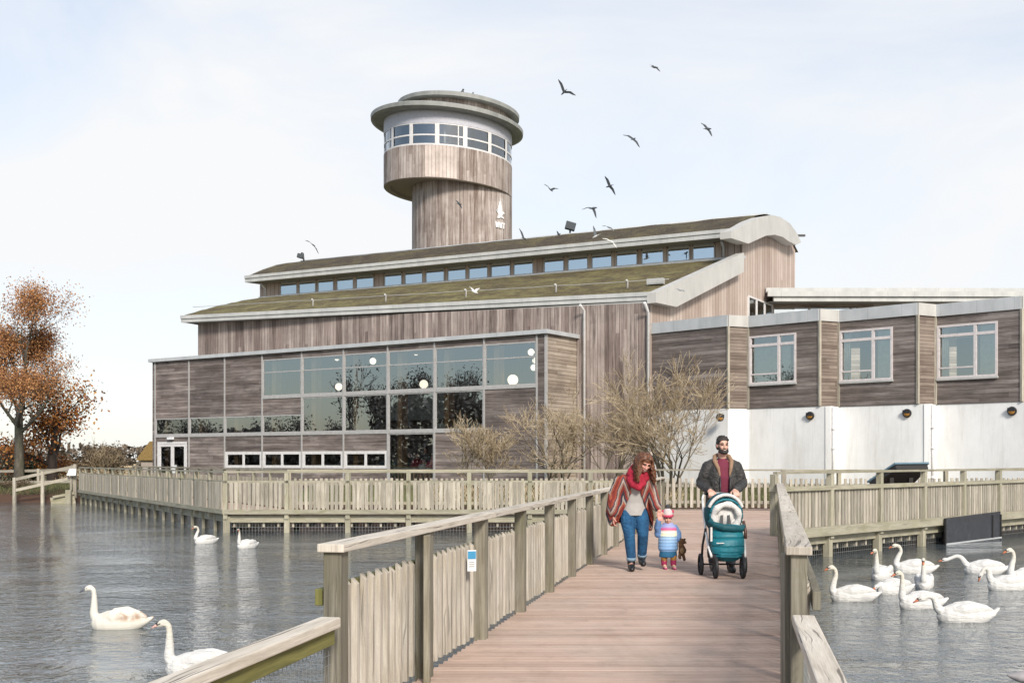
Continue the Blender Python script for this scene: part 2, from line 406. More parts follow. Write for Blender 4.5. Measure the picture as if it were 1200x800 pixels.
def ground():
    t = T('winter_grass')
    a = t.noise(t.pos(), .5, 6, .7); b = t.noise(t.pos(), 7, 5, .7)
    c = t.ramp(t.math('ADD', t.math('MULTIPLY', a, .5), t.math('MULTIPLY', b, .5)), [(.3, (.06, .05, .025)), (.5, (.13, .125, .045)), (.62, (.16, .20, .06)), (.75, (.28, .26, .13))])
    z = t.n('SeparateXYZ', {0: t.n('NewGeometry').outputs['Position']}).outputs[2]
    e = t.ramp(t.math('ADD', z, t.math('MULTIPLY', b, .35)), [(-.1 + .3, 1), (.25 + .1, 0)])
    c = t.mix(e, c, (.085, .045, .028, 1))
    t.bump(b, 1, .1)
    return t.fin(c, .95)
M['ground'] = ground()
def swanmat():
    t = T('swan_white'); nz = t.noise(t.obj((1, 1, 1)), 7, 5, .6); z = t.n('SeparateXYZ', {0: t.obj()}).outputs[2]
    f = t.noise(t.obj((5, 9, 22)), 1.6, 4, .6, .5)
    c = t.mix(t.ramp(t.math('ADD', z, t.math('MULTIPLY', nz, .2)), [(.38, 0), (.66, .55)]), (.64, .63, .605, 1), (.62, .55, .41, 1))
    c = t.mix(1, c, t.ramp(f, [(.3, .84), (.6, 1)]), 'MULTIPLY')
    t.bump(f, .6, .03); return t.fin(c, .8)
M['swan'] = swanmat()
M['swan_cream'] = plain('swan_cream_neck', (.83, .79, .68), .75, .06)
def cygnet():
    t = T('young_swan_feathers')
    nz = t.noise(t.obj((1, 1, 1)), 5, 5, .6)
    z = t.n('SeparateXYZ', {0: t.n('TexCoord').outputs['Object']}).outputs[2]
    x = t.n('SeparateXYZ', {0: t.n('TexCoord').outputs['Object']}).outputs[0]
    m = t.math('MULTIPLY', t.ramp(nz, [(.46, 0), (.58, 1)]), t.math('MULTIPLY', t.ramp(z, [(.1, 0), (.16, 1)]), t.ramp(x, [(.0, 0), (.1, 1)])))
    c = t.mix(m, (.62, .59, .52, 1), (.42, .30, .22, 1))
    return t.fin(c, .8)
M['cygnet'] = cygnet()
M['bill'] = plain('bill_orange', (.50, .15, .065), .5)
M['bill_pink'] = plain('bill_pale_pink', (.62, .38, .33), .5)
M['bill_grey'] = plain('bill_grey', (.10, .11, .13), .5)
M['bird_dark'] = plain('bird_dark', (.055, .065, .075), .7)
M['bird_grey'] = plain('bird_grey', (.25, .27, .29), .7)
M['bird_white'] = plain('bird_white', (.8, .8, .79), .7)
M['duck'] = plain('bird_back_grey', (.33, .31, .32), .7)
M['skin'] = plain('skin_fair', (.62, .36, .27), .5, .08)
M['skin_rosy'] = plain('skin_rosy', (.60, .30, .235), .5, .08)
M['hair_dark'] = plain('hair_dark', (.032, .023, .018), .6, .4, 60)
M['hair_brown'] = plain('hair_auburn', (.25, .095, .04), .5, .5, 40)
M['eye'] = plain('eye_dark', (.02, .015, .012), .3)
M['teeth'] = plain('teeth', (.75, .72, .66), .4)
M['lips'] = plain('lips', (.40, .13, .11), .5)
def leather():
    t = T('waxed_jacket'); nz = t.noise(t.obj((1, 1, .6)), 13, 6, .7)
    c = t.ramp(nz, [(.3, (.012, .011, .0105)), (.55, (.034, .032, .030)), (.75, (.075, .071, .066))])
    t.bump(t.noise(t.obj((1, 1, 1.6)), 11, 4, .6, 1.2), .9, .035); return t.fin(c, .5)
M['jacket'] = leather()
M['collar'] = plain('collar_tan', (.30, .185, .115), .85)
M['maroon'] = plain('shirt_maroon', (.16, .02, .045), .85)
def denim(name, a, b):
    t = T(name); nz = t.noise(t.obj((1, 1, .5)), 9, 5, .65)
    t.bump(t.noise(t.obj((1, 1, 1.8)), 12, 3, .6, 1.5), .9, .03)
    return t.fin(t.ramp(nz, [(.3, a), (.7, b)]), .85)
M['jeans'] = denim('jeans_blue', (.006, .045, .12), (.02, .12, .26))
M['jeans_cuff'] = plain('jeans_cuff', (.22, .34, .45), .85)
M['trouser'] = denim('trousers_dark', (.02, .022, .03), (.05, .055, .07))
M['boot'] = plain('boot_black', (.014, .014, .015), .4)
M['grey_top'] = plain('grey_top', (.42, .40, .38), .9)
M['scarf'] = plain('scarf_red', (.40, .014, .04), .9, .25, 30)
def poncho():
    t = T('patterned_wrap')
    o = t.n('SeparateXYZ', {0: t.n('TexCoord').outputs['Object']})
    x, z = o.outputs[0], o.outputs[2]
    zig = t.math('ABSOLUTE', t.math('SUBTRACT', t.math('FRACT', t.math('MULTIPLY', x, 2.9)), .5))
    ns = t.noise(t.obj(), 3.5, 2)
    d = t.math('FRACT', t.math('ADD', t.math('ADD', t.math('MULTIPLY', z, 2.0), t.math('MULTIPLY', ns, .7)), t.math('MULTIPLY', zig, 1.7)))
    c = t.ramp(d, [(0, (.21, .03, .022)), (.16, (.36, .09, .05)), (.27, (.42, .35, .30)), (.35, (.05, .045, .06)), (.47, (.25, .035, .028)), (.62, (.30, .16, .12)), (.72, (.40, .33, .29)), (.80, (.09, .06, .07)), (.88, (.30, .06, .035))], 'CONSTANT')
    nz = t.noise(t.obj(), 45, 3)
    c = t.mix(1, c, t.ramp(nz, [(.3, .7), (.7, 1)]), 'MULTIPLY')
    t.bump(nz, .4, .01)
    return t.fin(c, .95)
M['poncho'] = poncho()
def kidjacket():
    t = T('child_jacket')
    z = t.n('SeparateXYZ', {0: t.n('TexCoord').outputs['Object']}).outputs[2]
    q = t.math('FRACT', t.math('MULTIPLY', z, 24))
    c = t.ramp(t.math('DIVIDE', z, .62), [(0, (.13, .28, .58)), (.55, (.24, .42, .68)), (.69, (.34, .50, .70)), (.715, (.82, .80, .52)), (.79, (.80, .78, .68)), (.845, (.62, .05, .20)), (.90, (.30, .33, .60))], 'LINEAR')
    t.bump(t.ramp(q, [(0, 0), (.3, 1), (.7, 1), (1, 0)]), .35, .015)
    return t.fin(c, .6)
M['kid_jacket'] = kidjacket()
M['kid_sleeve'] = plain('child_sleeve', (.14, .27, .52), .6)
M['kid_skirt'] = plain('child_shorts', (.02, .13, .26), .8)
M['kid_tights'] = plain('child_leggings', (.42, .20, .05), .8)
def stripes(name, stops, k):
    t = T(name); z = t.n('SeparateXYZ', {0: t.n('TexCoord').outputs['Object']}).outputs[2]
    return t.fin(t.ramp(t.math('FRACT', t.math('MULTIPLY', z, k)), stops, 'CONSTANT'), .8)
M['kid_boot'] = stripes('child_boot', [(0, (.55, .05, .22)), (.25, (.62, .35, .3)), (.5, (.75, .55, .35)), (.75, (.6, .12, .2))], 11)
M['kid_sock'] = plain('child_socks', (.36, .025, .10), .85)
M['hat_white'] = plain('knit_white', (.72, .62, .62), .95, .2, 60)
M['hat_pink'] = plain('knit_pink', (.62, .07, .14), .95, .2, 60)
M['pompom'] = plain('pompom_grey', (.10, .105, .12), .95, .4, 60)
M['teddy'] = plain('teddy_brown', (.17, .085, .035), .95, .4, 50)
M['teddy_light'] = plain('teddy_tan', (.34, .22, .11), .95, .3, 50)
def quilt():
    t = T('teal_quilt')
    z = t.n('SeparateXYZ', {0: t.n('TexCoord').outputs['Object']}).outputs[2]
    q = t.math('FRACT', t.math('ADD', t.math('MULTIPLY', z, 9.5), t.math('MULTIPLY', t.noise(t.obj(), 5, 2), .35)))
    h = t.ramp(q, [(0, 0), (.18, .8), (.5, 1), (.82, .8), (1, 0)])
    n2 = t.noise(t.obj(), 16, 4)
    c = t.mix(t.math('MULTIPLY', n2, .5), (.0, .115, .155, 1), (.01, .20, .24, 1))
    t.bump(t.math('ADD', h, t.math('MULTIPLY', n2, .5)), .9, .02)
    return t.fin(c, .55)
M['teal'] = quilt()
M['teal_dark'] = plain('teal_lining', (.0, .075, .095), .7)
M['fleece'] = plain('white_fleece', (.78, .75, .72), 1.0, .25, 45)
M['chrome_white'] = plain('frame_white_tube', (.76, .76, .75), .35)
M['brown_leather'] = plain('brown_grip', (.10, .05, .035), .5)
M['bark'] = wood('bark_grey', [(.3, (.04, .033, .025)), (.5, (.10, .088, .066)), (.7, (.19, .17, .13))], gx=9, gy=2, algae=.5, algcol=(.12, .14, .06), crack=.4)
M['bark_dark'] = wood('bark_dark', [(.3, (.02, .015, .012)), (.5, (.05, .035, .028)), (.7, (.09, .065, .05))], gx=9, gy=2, algae=0, crack=.4)
def leafmat(name, cols, transl=.25):
    t = T(name); r = t.attr()
    return t.fin(t.ramp(r, cols), .8, Subsurface_Weight=0.0)
M['leaf_orange'] = leafmat('leaf_orange', [(0, (.13, .058, .03)), (.35, (.27, .115, .045)), (.7, (.40, .18, .06)), (1, (.48, .27, .11))])
M['leaf_rust'] = leafmat('leaf_rust', [(0, (.10, .035, .015)), (.4, (.30, .095, .02)), (.8, (.46, .19, .04)), (1, (.50, .28, .08))])
M['leaf_green'] = leafmat('leaf_dull_green', [(0, (.03, .035, .014)), (.5, (.07, .075, .028)), (1, (.14, .13, .05))])
M['leaf_brown'] = leafmat('leaf_brown', [(0, (.06, .04, .025)), (.5, (.12, .085, .05)), (1, (.2, .15, .09))])
M['twig'] = leafmat('twig_tan', [(0, (.23, .165, .095)), (.5, (.42, .33, .21)), (1, (.60, .50, .35))])
M['stem'] = leafmat('stem_brown', [(0, (.055, .045, .03)), (.5, (.10, .085, .055)), (1, (.16, .135, .09))])
M['hedge_far'] = leafmat('far_hedge', [(0, (.05, .04, .03)), (.5, (.11, .085, .06)), (1, (.18, .14, .10))])
M['treeline'] = leafmat('treeline', [(0, (.06, .06, .06)), (.5, (.12, .12, .115)), (1, (.19, .185, .175))])  # greys lifted: distance haze is put into the leaf colour
M['thatch'] = plain('thatch_yellow', (.33, .22, .08), .95, .3, 12)
M['hut_wall'] = plain('hut_wall', (.38, .33, .29), .9)
M['field_fence'] = plain('pale_boards', (.47, .37, .25), .9)

# ---------------------------------------------------------------- sky, sun, camera
SUN_EL, SUN_AZ = 32.0, 16.0          # azimuth: degrees to the right of straight behind the camera
w = bpy.data.worlds.new('World'); bpy.context.scene.world = w; w.use_nodes = True
nt = w.node_tree; nt.nodes.clear()
def wn(t, **k):
    n = nt.nodes.new('ShaderNode' + t)
    for a, b in k.items(): setattr(n, a, b)
    return n
sky = wn('TexSky', sky_type='NISHITA', sun_disc=False, sun_elevation=R(SUN_EL), sun_rotation=R(180 - SUN_AZ), air_density=1.0, dust_density=1.0, ozone_density=1.0)
tc = wn('TexCoord'); mp = wn('Mapping'); mp.inputs['Scale'].default_value = (1.0, 1.0, 2.6)
nt.links.new(tc.outputs['Generated'], mp.inputs[0])
nz = wn('TexNoise'); nz.inputs['Scale'].default_value = 1.9; nz.inputs['Detail'].default_value = 7; nz.inputs['Roughness'].default_value = .55; nz.inputs['Distortion'].default_value = .5
nt.links.new(mp.outputs[0], nz.inputs['Vector'])
rp = wn('ValToRGB'); rp.color_ramp.elements[0].position = .36; rp.color_ramp.elements[1].position = .62
rp.color_ramp.elements[0].color = (.55, .55, .55, 1); rp.color_ramp.elements[1].color = (1, 1, 1, 1)
nt.links.new(nz.outputs[0], rp.inputs[0])
sx = wn('SeparateXYZ'); nt.links.new(tc.outputs['Generated'], sx.inputs[0])
# the cloud sheet is broken towards the far left, behind the viewer, so the windows mirror bluer sky
mr = wn('MapRange'); mr.inputs[1].default_value = -.1; mr.inputs[2].default_value = -.9; mr.inputs[3].default_value = 1; mr.inputs[4].default_value = .15
dw = wn('VectorMath', operation='DOT_PRODUCT'); nt.links.new(tc.outputs['Generated'], dw.inputs[0]); dw.inputs[1].default_value = (.85, .53, 0)
nt.links.new(dw.outputs['Value'], mr.inputs[0])
mz = wn('MapRange'); mz.inputs[1].default_value = .42; mz.inputs[2].default_value = .85; mz.inputs[3].default_value = 1; mz.inputs[4].default_value = .72
nt.links.new(sx.outputs[2], mz.inputs[0])   # and thinner overhead
m0 = wn('Math', operation='MULTIPLY'); nt.links.new(mr.outputs[0], m0.inputs[0]); nt.links.new(mz.outputs[0], m0.inputs[1])
mm = wn('Math', operation='MULTIPLY'); nt.links.new(rp.outputs[0], mm.inputs[0]); nt.links.new(m0.outputs[0], mm.inputs[1])
sc_ = wn('VectorMath', operation='SCALE'); nt.links.new(sky.outputs[0], sc_.inputs[0]); sc_.inputs['Scale'].default_value = 1.25
mx = wn('Mix', data_type='RGBA'); nt.links.new(mm.outputs[0], mx.inputs[0]); nt.links.new(sc_.outputs[0], mx.inputs[6])
CLOUD = 6.25
mx.inputs[7].default_value = (CLOUD * .985, CLOUD * .995, CLOUD * 1.01, 1)
bg = wn('Background'); bg.inputs[1].default_value = .10
ow = wn('OutputWorld'); nt.links.new(mx.outputs[2], bg.inputs[0]); nt.links.new(bg.outputs[0], ow.inputs[0])
sl = bpy.data.lights.new('sun', 'SUN'); sl.energy = 2.8; sl.angle = R(12); sl.color = (1, .93, .835)
so = bpy.data.objects.new('sun', sl); COL.objects.link(so)
sd = V((math.sin(R(SUN_AZ)) * math.cos(R(SUN_EL)), -math.cos(R(SUN_AZ)) * math.cos(R(SUN_EL)), math.sin(R(SUN_EL))))
so.rotation_euler = sd.to_track_quat('Z', 'Y').to_euler(); so.location = (20, -30, 40)
cd = bpy.data.cameras.new('camera'); cam = bpy.data.objects.new('camera', cd); COL.objects.link(cam)
cam.location = (0, 0, CAMZ); cam.rotation_euler = (R(90), 0, 0)
cd.sensor_width = 36; cd.lens = F / 1200 * 36; cd.shift_y = 140 / 1200; cd.clip_end = 5000; cd.clip_start = .05
S = bpy.context.scene; S.camera = cam
S.view_settings.view_transform = 'Standard'; S.view_settings.look = 'None'; S.view_settings.exposure = .62; S.view_settings.gamma = 1
S.view_settings.use_curve_mapping = False
S.cycles.max_bounces = 6; S.cycles.transparent_max_bounces = 16; S.cycles.use_denoising = True
S.cycles.sample_clamp_indirect = 6

# ---------------------------------------------------------------- ground and pond
WZ = -.55
BANK = [(-900, 57.5), (-60, 57.5), (-21.5, 57.2), (-18.5, 55.2), (-7.6, 38.0), (-5.5, 36.8), (8, 36.2), (13, 36.0), (17, 36.3), (60, 36.5), (900, 36.5)]
def bank_y(x):
    for (x0, y0), (x1, y1) in zip(BANK, BANK[1:]):
        if x <= x1: return y0 + (y1 - y0) * (x - x0) / (x1 - x0)
    return BANK[-1][1]
def sstep(a, b, x):
    t = max(0, min(1, (x - a) / (b - a))); return t * t * (3 - 2 * t)
def ground_z(x, y):
    if x < -60 and y < 57:
        return max(-1.1 + 1.5 * sstep(-70, -78, x), -1.1 + 1.5 * sstep(-58, -64, y) if y < -20 else -9)
    d = y - bank_y(x) + .5 * (mnoise.noise(V((x * .5, y * .5, 0))))
    h = -1.1 + (1.1 + .12) * sstep(-1.2, 1.3, d) if y > -20 else -1.1 + 1.5 * sstep(-58, -64, y)
    if d > 0 and x > -8: h += .42 * sstep(1.0, 4.5, d)
    if d > 0: h += .12 * mnoise.noise(V((x * .12, y * .12, 3))) * sstep(1, 6, d)
    return h
def build_ground():
    xs = [-1500, -700, -300, -150, -90, -80, -77, -74, -71, -68] + [-60 + i * .5 for i in range(240)] + [62, 90, 150, 300, 700, 1500]
    ys = [-1500, -400, -150, -90, -66, -63, -60, -56, -40, -20, 0, 20, 28] + [30 + i * .5 for i in range(130)] + [98, 105, 120, 150, 220, 400, 900, 1800, 3500]
    m = MB(); nx = len(xs)
    m.add([(x, y, ground_z(x, y)) for y in ys for x in xs])
    for j in range(len(ys) - 1):
        for i in range(nx - 1):
            m.face((j * nx + i, j * nx + i + 1, (j + 1) * nx + i + 1, (j + 1) * nx + i), [(0, 0)] * 4, .5, True)
    tag(m.build('ground', M['ground']), kind='structure')
    m = MB(); m.poly([(-600, -66, WZ), (600, -66, WZ), (600, 70, WZ), (-600, 70, WZ)])
    tag(m.build('water', M['water']), kind='structure')
build_ground()
# ---------------------------------------------------------------- bridge and boardwalks
def LX(y): return -.584 + .199 * (y - 7.88)          # left edge of the bridge
def RX(y): return 1.817 + .2265 * (y - 7.79)         # right edge
def deck_boards():
    m = MB(); y = 2.6; w = .138
    while y < 36.2:
        a = rng.uniform(-.002, .002)
        x0, x1 = LX(y) - .06, RX(y) + .06
        if y > 23.0: x1 = 5.28 + (y - 23.2) * .985 - .03                       # the deck opens out to the right
        if y > 31: x0 = LX(y) - .06
        x1 = min(x1, 12.0 if y > 32 else x1)
        xs = [x0] + ([x0 + (x1 - x0) * .5 + .3 * ((int(y / w) % 2) - .5)] if x1 - x0 > 5.5 else []) + [x1]
        for p, q in zip(xs, xs[1:]):
            r = rng.random()
            b = len(m.v); o1, o2 = rng.random() * 9, rng.random() * 40
            m.box(((p + q) / 2, y + w / 2, -.022 + a), ((q - p) / 2 - .002, 0, 0), (0, w / 2 - .004, 0), (0, 0, .022), r)
        y += w
    return m
bd = tag(deck_boards().build('bridge_deck', M['deck']), kind='structure')
m = MB()
for sx in (LX, RX): m.beam((sx(2.6) , 2.6, -.15), (sx(33), 33, -.15), .08, .2, r=.3)
for k in range(7): m.beam((LX(3) + .35 * k, 3, -.14), (LX(33) + .42 * k, 33, -.14), .06, .18, r=.2)
m.build('joist', M['beam_dark'], bd)
for y in (5.0, 8.5, 12, 15.5, 19, 22.5, 26, 29.5):
    for sx, q in ((LX, .05), (RX, -.05)):
        m = MB(); m.box((sx(y) + q, y, -.75), (.075, 0, 0), (0, .075, 0), (0, 0, .5)); m.build('pile', M['beam_dark'], bd)

def board_path(name, pts, back, step=.138, z=0.0, cross=True):
    """boards along a strip: pts is the front edge, back the matching back edge; boards run across"""
    m = MB()
    for (p, q), (s, t) in zip(zip(pts, pts[1:]), zip(back, back[1:])):
        p, q, s, t = map(V, (p, q, s, t)); n = max(1, int((q - p).length / step))
        for i in range(n):
            a, b = i / n, (i + 1) / n - .03 / n * 1.0
            A, B = p.lerp(q, a), p.lerp(q, b); C, D = s.lerp(t, b), s.lerp(t, a)
            r = rng.random(); o = rng.random() * 40
            top = [A + Z * z, B + Z * z, C + Z * z, D + Z * z]
            L = (D - A).length; W = (B - A).length
            m.poly(top, r, uvs=[(0, o), (W, o), (W, o + L), (0, o + L)])
            for k in range(4):
                a1, b1 = top[k], top[(k + 1) % 4]
                m.poly([b1, a1, a1 - Z * .045, b1 - Z * .045], r)
    return m
LWF = [V((4.0, 33.2, 0)), V((-8.2, 33.0, 0)), V((-21.0, 56.0, 0))]           # left walkway, water side
LWB = [V((4.0, 35.8, 0)), V((-6.9, 35.6, 0)), V((-18.8, 57.2, 0))]           # land side
RWF = [V((5.28, 23.2, 0)), V((14.6, 32.4, 0)), V((20.0, 35.2, 0))]           # right walkway, water side
RWB = [V((8.2, 34.6, 0)), V((17.0, 36.4, 0)), V((20.5, 37.6, 0))]
lw = tag(board_path('left', LWF, LWB, z=.004).build('boardwalk', M['deck']), kind='structure')
rw = tag(board_path('right', RWF, RWB, z=.008).build('boardwalk', M['deck']), kind='structure')

def understructure(root, line, spacing, off, mesh=True, sheet=False):
    for (p, q) in zip(line, line[1:]):
        d = (q - p); L = d.length; d.normalize(); nrm = V((-d.y, d.x, 0))
        if nrm.y < 0: nrm = -nrm
        m = MB(); m.beam(p + V((0, 0, -.16)) + nrm * .10, q + V((0, 0, -.16)) + nrm * .10, .07, .2, r=.6); m.build('edge_beam', M['rail_far'], root)
        m = MB()                                                            # joist ends
        n = int(L / .42)
        for i in range(n):
            c = p + d * (i + .5) * L / n + nrm * .9
            m.box(c + V((0, 0, -.33)), nrm * .75, d * .03, (0, 0, .07))
        m.build('joist', M['slat_far'], root)
        n = max(1, round(L / spacing))
        for i in range(n + 1):
            c = p + d * (L * i / n) + nrm * .06
            for dep in ((0,) if sheet else (0, 1.6)):
                m = MB(); hw = .045 if sheet else .075; m.box(c + nrm * dep + V((0, 0, -.62)), d * hw, nrm * hw, (0, 0, .53)); m.build('pile', M['beam_dark'] if dep else M['rail_far'], root)
        if sheet:
            m = MB(); a, b = p + nrm * .115, q + nrm * .115
            m.slab([a + Z * -1.1, b + Z * -1.1, b + Z * -.24, a + Z * -.24], nrm * .05); m.build('skirt_board', M['dark_panel'], root)
        if mesh and not sheet:
            m = MB(); a = p + nrm * .16; n = int(L / .09)
            for i in range(n):
                c = a + d * (L * i / n); m.box(c + V((0, 0, -.6)), d * .004, nrm * .004, (0, 0, .35))
            for k in range(7):
                m.beam(a + V((0, 0, -.9 + k * .1)), a + d * L + V((0, 0, -.9 + k * .1)), .007, .007)
            o = m.build('wire_netting', M['wire'], root)
understructure(lw, LWF[:2], 1.75, 0)
understructure(lw, LWF[1:], 1.35, 0, sheet=True)
understructure(rw, RWF, 2.15, 0)
# black sheet hung on the right walkway's piles
A, B = RWF[0].lerp(RWF[1], .56), RWF[0].lerp(RWF[1], .81)
dd = (B - A).normalized(); nn = V((dd.y, -dd.x, 0))
t = thing('dark_sheet', 'black plastic sheet hung below the walkway fence down to the water', 'sheet', A)
m = MB(); m.slab([A + nn * .14 + Z * -.62, B + nn * .14 + Z * -.62, B + nn * .14 + Z * .17, A + nn * .14 + Z * .10], nn * .03); m.build('sheet', M['dark_panel'], t)
for f in (0.0, .84, 1.0):
    m = MB(); m.beam(A.lerp(B, f) + nn * .18 + Z * -.62, A.lerp(B, f) + nn * .18 + Z * .09, .04, .03, up=nn); m.build('batten', M['desk_dark'], t)
m = MB(); m.beam(A + nn * .19 + Z * -.535, B + nn * .19 + Z * -.52, .03, .035); m.build('waterline_strip', M['zinc'], t)

def fence(name, label, line, spacing, post=(.11, .09), top=1.05, capw=.15, caph=.045, slat=None, rails=(), matp='post', matr='rail', mats='slat',
          cap=True, side=0.0, extra_top=0.0, cat='fence', bevel=0, group=None, skip=(), posttop=None, capside=0, solid=False, slope=0):
    """posts, a cap rail, inner rails and slat panels along a polyline; side shifts the slats off the post line"""
    root = thing(name, label, cat, line[0], group=group)
    for si, (p, q) in enumerate(zip(line, line[1:])):
        d = q - p; L = d.length; d.normalize(); dh = V((d.x, d.y, 0)).normalized(); s = V((dh.y, -dh.x, 0))   # s points right of travel
        n = max(1, round(L / spacing))
        for i in range(n + 1):
            if si and i == 0: continue
            c = p + d * (L * i / n); h = (posttop or top - caph) + extra_top
            m = MB(); m.box(c + Z * (h / 2 - .08), dh * post[1] / 2, s * post[0] / 2, (0, 0, h / 2 + .08)); m.build('post', M[matp], root, bevel)
        if cap:
            m = MB(); ns = max(1, int(L / 3.6))
            for k in range(ns):
                a, b = p + d * (L * k / ns), p + d * (L * (k + 1) / ns - .006)
                if si == 0 and k == 0: a = a - d * .09
                if k == ns - 1: b = b + d * .06
                m.beam(a + Z * (top - caph / 2 + rng.uniform(0, .004)) + s * capside, b + Z * (top - caph / 2 + rng.uniform(0, .004)) + s * capside, capw, caph)
            m.build('cap_rail', M[matr], root, bevel)
        for (z, w, h, off, mt) in rails:
            m = MB(); m.beam(p + Z * z + s * off - d * .02, q + Z * z + s * off + d * .02, w, h); m.build('rail', M[mt], root, bevel)
        if slat:
            z0, z1, pitch, sw, th = slat
            for i in range(n):
                if (si, i) in skip: continue
                a = p + d * (L * i / n); b = p + d * (L * (i + 1) / n); l = (b - a).length
                m = MB(); k = int((l - post[1] - .03) / pitch); off0 = (l - k * pitch) / 2
                for j in range(k):
                    c = a + d * (off0 + (j + .5) * pitch + rng.uniform(-.006, .006)) + s * side
                    zt = z1 + rng.uniform(-.012, .008); zb = z0 + rng.uniform(-.01, .01); tl = rng.uniform(-.006, .006)
                    m.box(c + Z * ((zt + zb) / 2), dh * (sw / 2 + rng.uniform(-.004, .003)), s * th / 2, V((0, 0, (zt - zb) / 2)) + dh * tl)
                    if slope:
                        for vi in range(len(m.v) - 8, len(m.v)):
                            if m.v[vi].z > (zt + zb) / 2 and (m.v[vi] - c).dot(s) * slope > 0: m.v[vi] = m.v[vi] - Z * .035
                if k: m.build('slat_panel', M[mats], root, bevel * .6)
    return root

# bridge rails; posts about every 1.74 m
NL = [V((LX(y) - .05, y, 0)) for y in (6.26, 32.4)]
fence('bridge_fence', 'long weathered timber fence on the left of the bridge with vertical slats and flat handrail', NL, 1.74, post=(.10, .125), top=1.055, capw=.15,
      slat=(.03, .83, .145, .052, .036), rails=((.76, .045, .09, -.092, 'moss_wood'), (.12, .045, .09, -.092, 'post')), side=-.045, bevel=.005, slope=1)
NR = [V((RX(y) + .085, y, 0)) for y in (6.13, 23.3)]
fence('bridge_fence', 'timber fence on the right of the bridge, pale handrail running straight away', NR, 1.72, post=(.085, .115), top=1.05, capw=.135,
      slat=(.03, .83, .145, .052, .036), rails=((.76, .045, .10, .092, 'post'), (.12, .045, .09, .092, 'post')), side=.045, bevel=.005, slope=-1)
# flared low rails at the near end
for sg, x0, label, x1, y1 in ((-1, LX(6.05) + .0, 'low handrail running on from the first left bridge post towards the viewer', LX(3.3) - .02, 3.3),
                              (1, RX(6.05) + .10, 'low handrail running on from the first right bridge post towards the viewer', 1.02, 3.4)):
    zz = .66 if sg < 0 else .67
    t = thing('low_rail', label, 'handrail', (x0, 6.05, 0))
    y0 = 6.13
    a, b = V((x0, 6.02, zz)), V((x1, y1, zz - .02))
    m = MB(); m.beam(a, b, .115, .055, r=.9); m.build('cap_rail', M['rail'], t, .008)
    m = MB(); m.beam(a + V((0, 0, -.073)), b + V((0, 0, -.073)), .05, .085, r=.2); m.build('rail', M['moss_wood'] if sg < 0 else M['post'], t, .006)
    m = MB(); m.beam(a + V((0, 0, -.55)), b + V((0, 0, -.55)), .05, .10, r=.4); m.build('rail', M['moss_wood'], t, .006)
    m = MB(); m.box(b + V((0, 0, -.55)), (.05, 0, 0), (0, .055, 0), (0, 0, .5)); m.build('post', M['post'], t, .006)
    m = MB(); d = (b - a); L = d.length; d.normalize()
    for i in range(int(L / .05)):
        c = a + d * (.03 + i * .05); m.beam(c + Z * -.08, c + Z * -.75, .0022, .0022, up=d)
    for k in range(13): m.beam(a + Z * (-.12 - k * .05), b + Z * (-.12 - k * .05), .0022, .0022)
    m.build('wire_netting', M['wire'], t)
# doubled posts at the near ends of both fences
for sx, lab, dx, dy in ((LX, 'thick doubled second post of the left bridge fence', .075, 7.80), (RX, 'thin dark post doubled onto the first right bridge post', +.055, 6.25)):
    t = thing('gate_post', lab, 'post', (sx(dy) + dx, dy, 0))
    m = MB(); m.box((sx(dy) + dx - .05 + (.016 if sx is RX else 0), dy, .47), (.022, 0, 0), (0, .05, 0), (0, 0, .53)); m.build('post', M['post'], t, .005)
# little blue and white notice on the left fence
t = thing('notice_sign', 'small white notice with a blue band fixed to the left bridge fence', 'sign', (LX(9.28), 9.28, .62))
c = V((LX(9.28) - .02, 9.28, .70)); ax = V((.035, .012, 0)); zz = V((0, 0, .085)); nv = V((.012, -.035, 0)).normalized()
m = MB(); m.box(c, ax, zz, nv * .006); m.build('board', M['sign_white'], t)
m = MB(); m.box(c + zz * .52 + nv * .0075, ax * .9, zz * .36, nv * .003); m.build('blue_band', M['sign_blue'], t)
m = MB()
for k in range(3): m.box(c + zz * (-.15 - .2 * k) + nv * .0075, ax * .6, zz * .04, nv * .002)
m.build('printed_lines', M['frame'], t)

# left walkway: low water-side fence with a handrail, and the land-side fence
FAR = dict(matp='rail_far', matr='rail_far', mats='slat_far')
fence('walkway_fence', 'low water side fence of the left walkway with close slats and mossy rail', LWF, 1.75, post=(.12, .12), top=.94, capw=.12, caph=.07,
      slat=(.10, .90, .125, .085, .03), rails=((.05, .05, .13, -.085, 'rail_far'), (1.19, .10, .05, 0, 'rail_far')), posttop=1.16, side=-.07, **FAR)
fence('walkway_fence', 'land side fence of the left walkway in front of the glazed cafe', [LWB[2] + V((0, 0, .02)), LWB[1], V((4.25, 35.6, 0))], 1.9, post=(.11, .11), top=1.24, capw=.12, caph=.06,
      slat=(.05, .97, .16, .085, .03), rails=((.80, .045, .09, -.06, 'rail_far'), (.2, .045, .09, -.06, 'rail_far')), side=0, **FAR)
# fence at the back of the bridge, seen behind the people
fence('picket_fence', 'spaced picket fence closing the far end of the bridge behind the couple', [V((4.25, 35.5, 0)), V((8.2, 34.75, 0))], 2.15, post=(.2, .12), top=1.25, capw=.12, caph=.05,
      slat=(.08, .98, .185, .085, .03), rails=((.75, .045, .09, -.07, 'slat_far'), (.25, .045, .09, -.07, 'slat_far')), side=0, matp='slat_far', matr='slat_far', mats='slat')
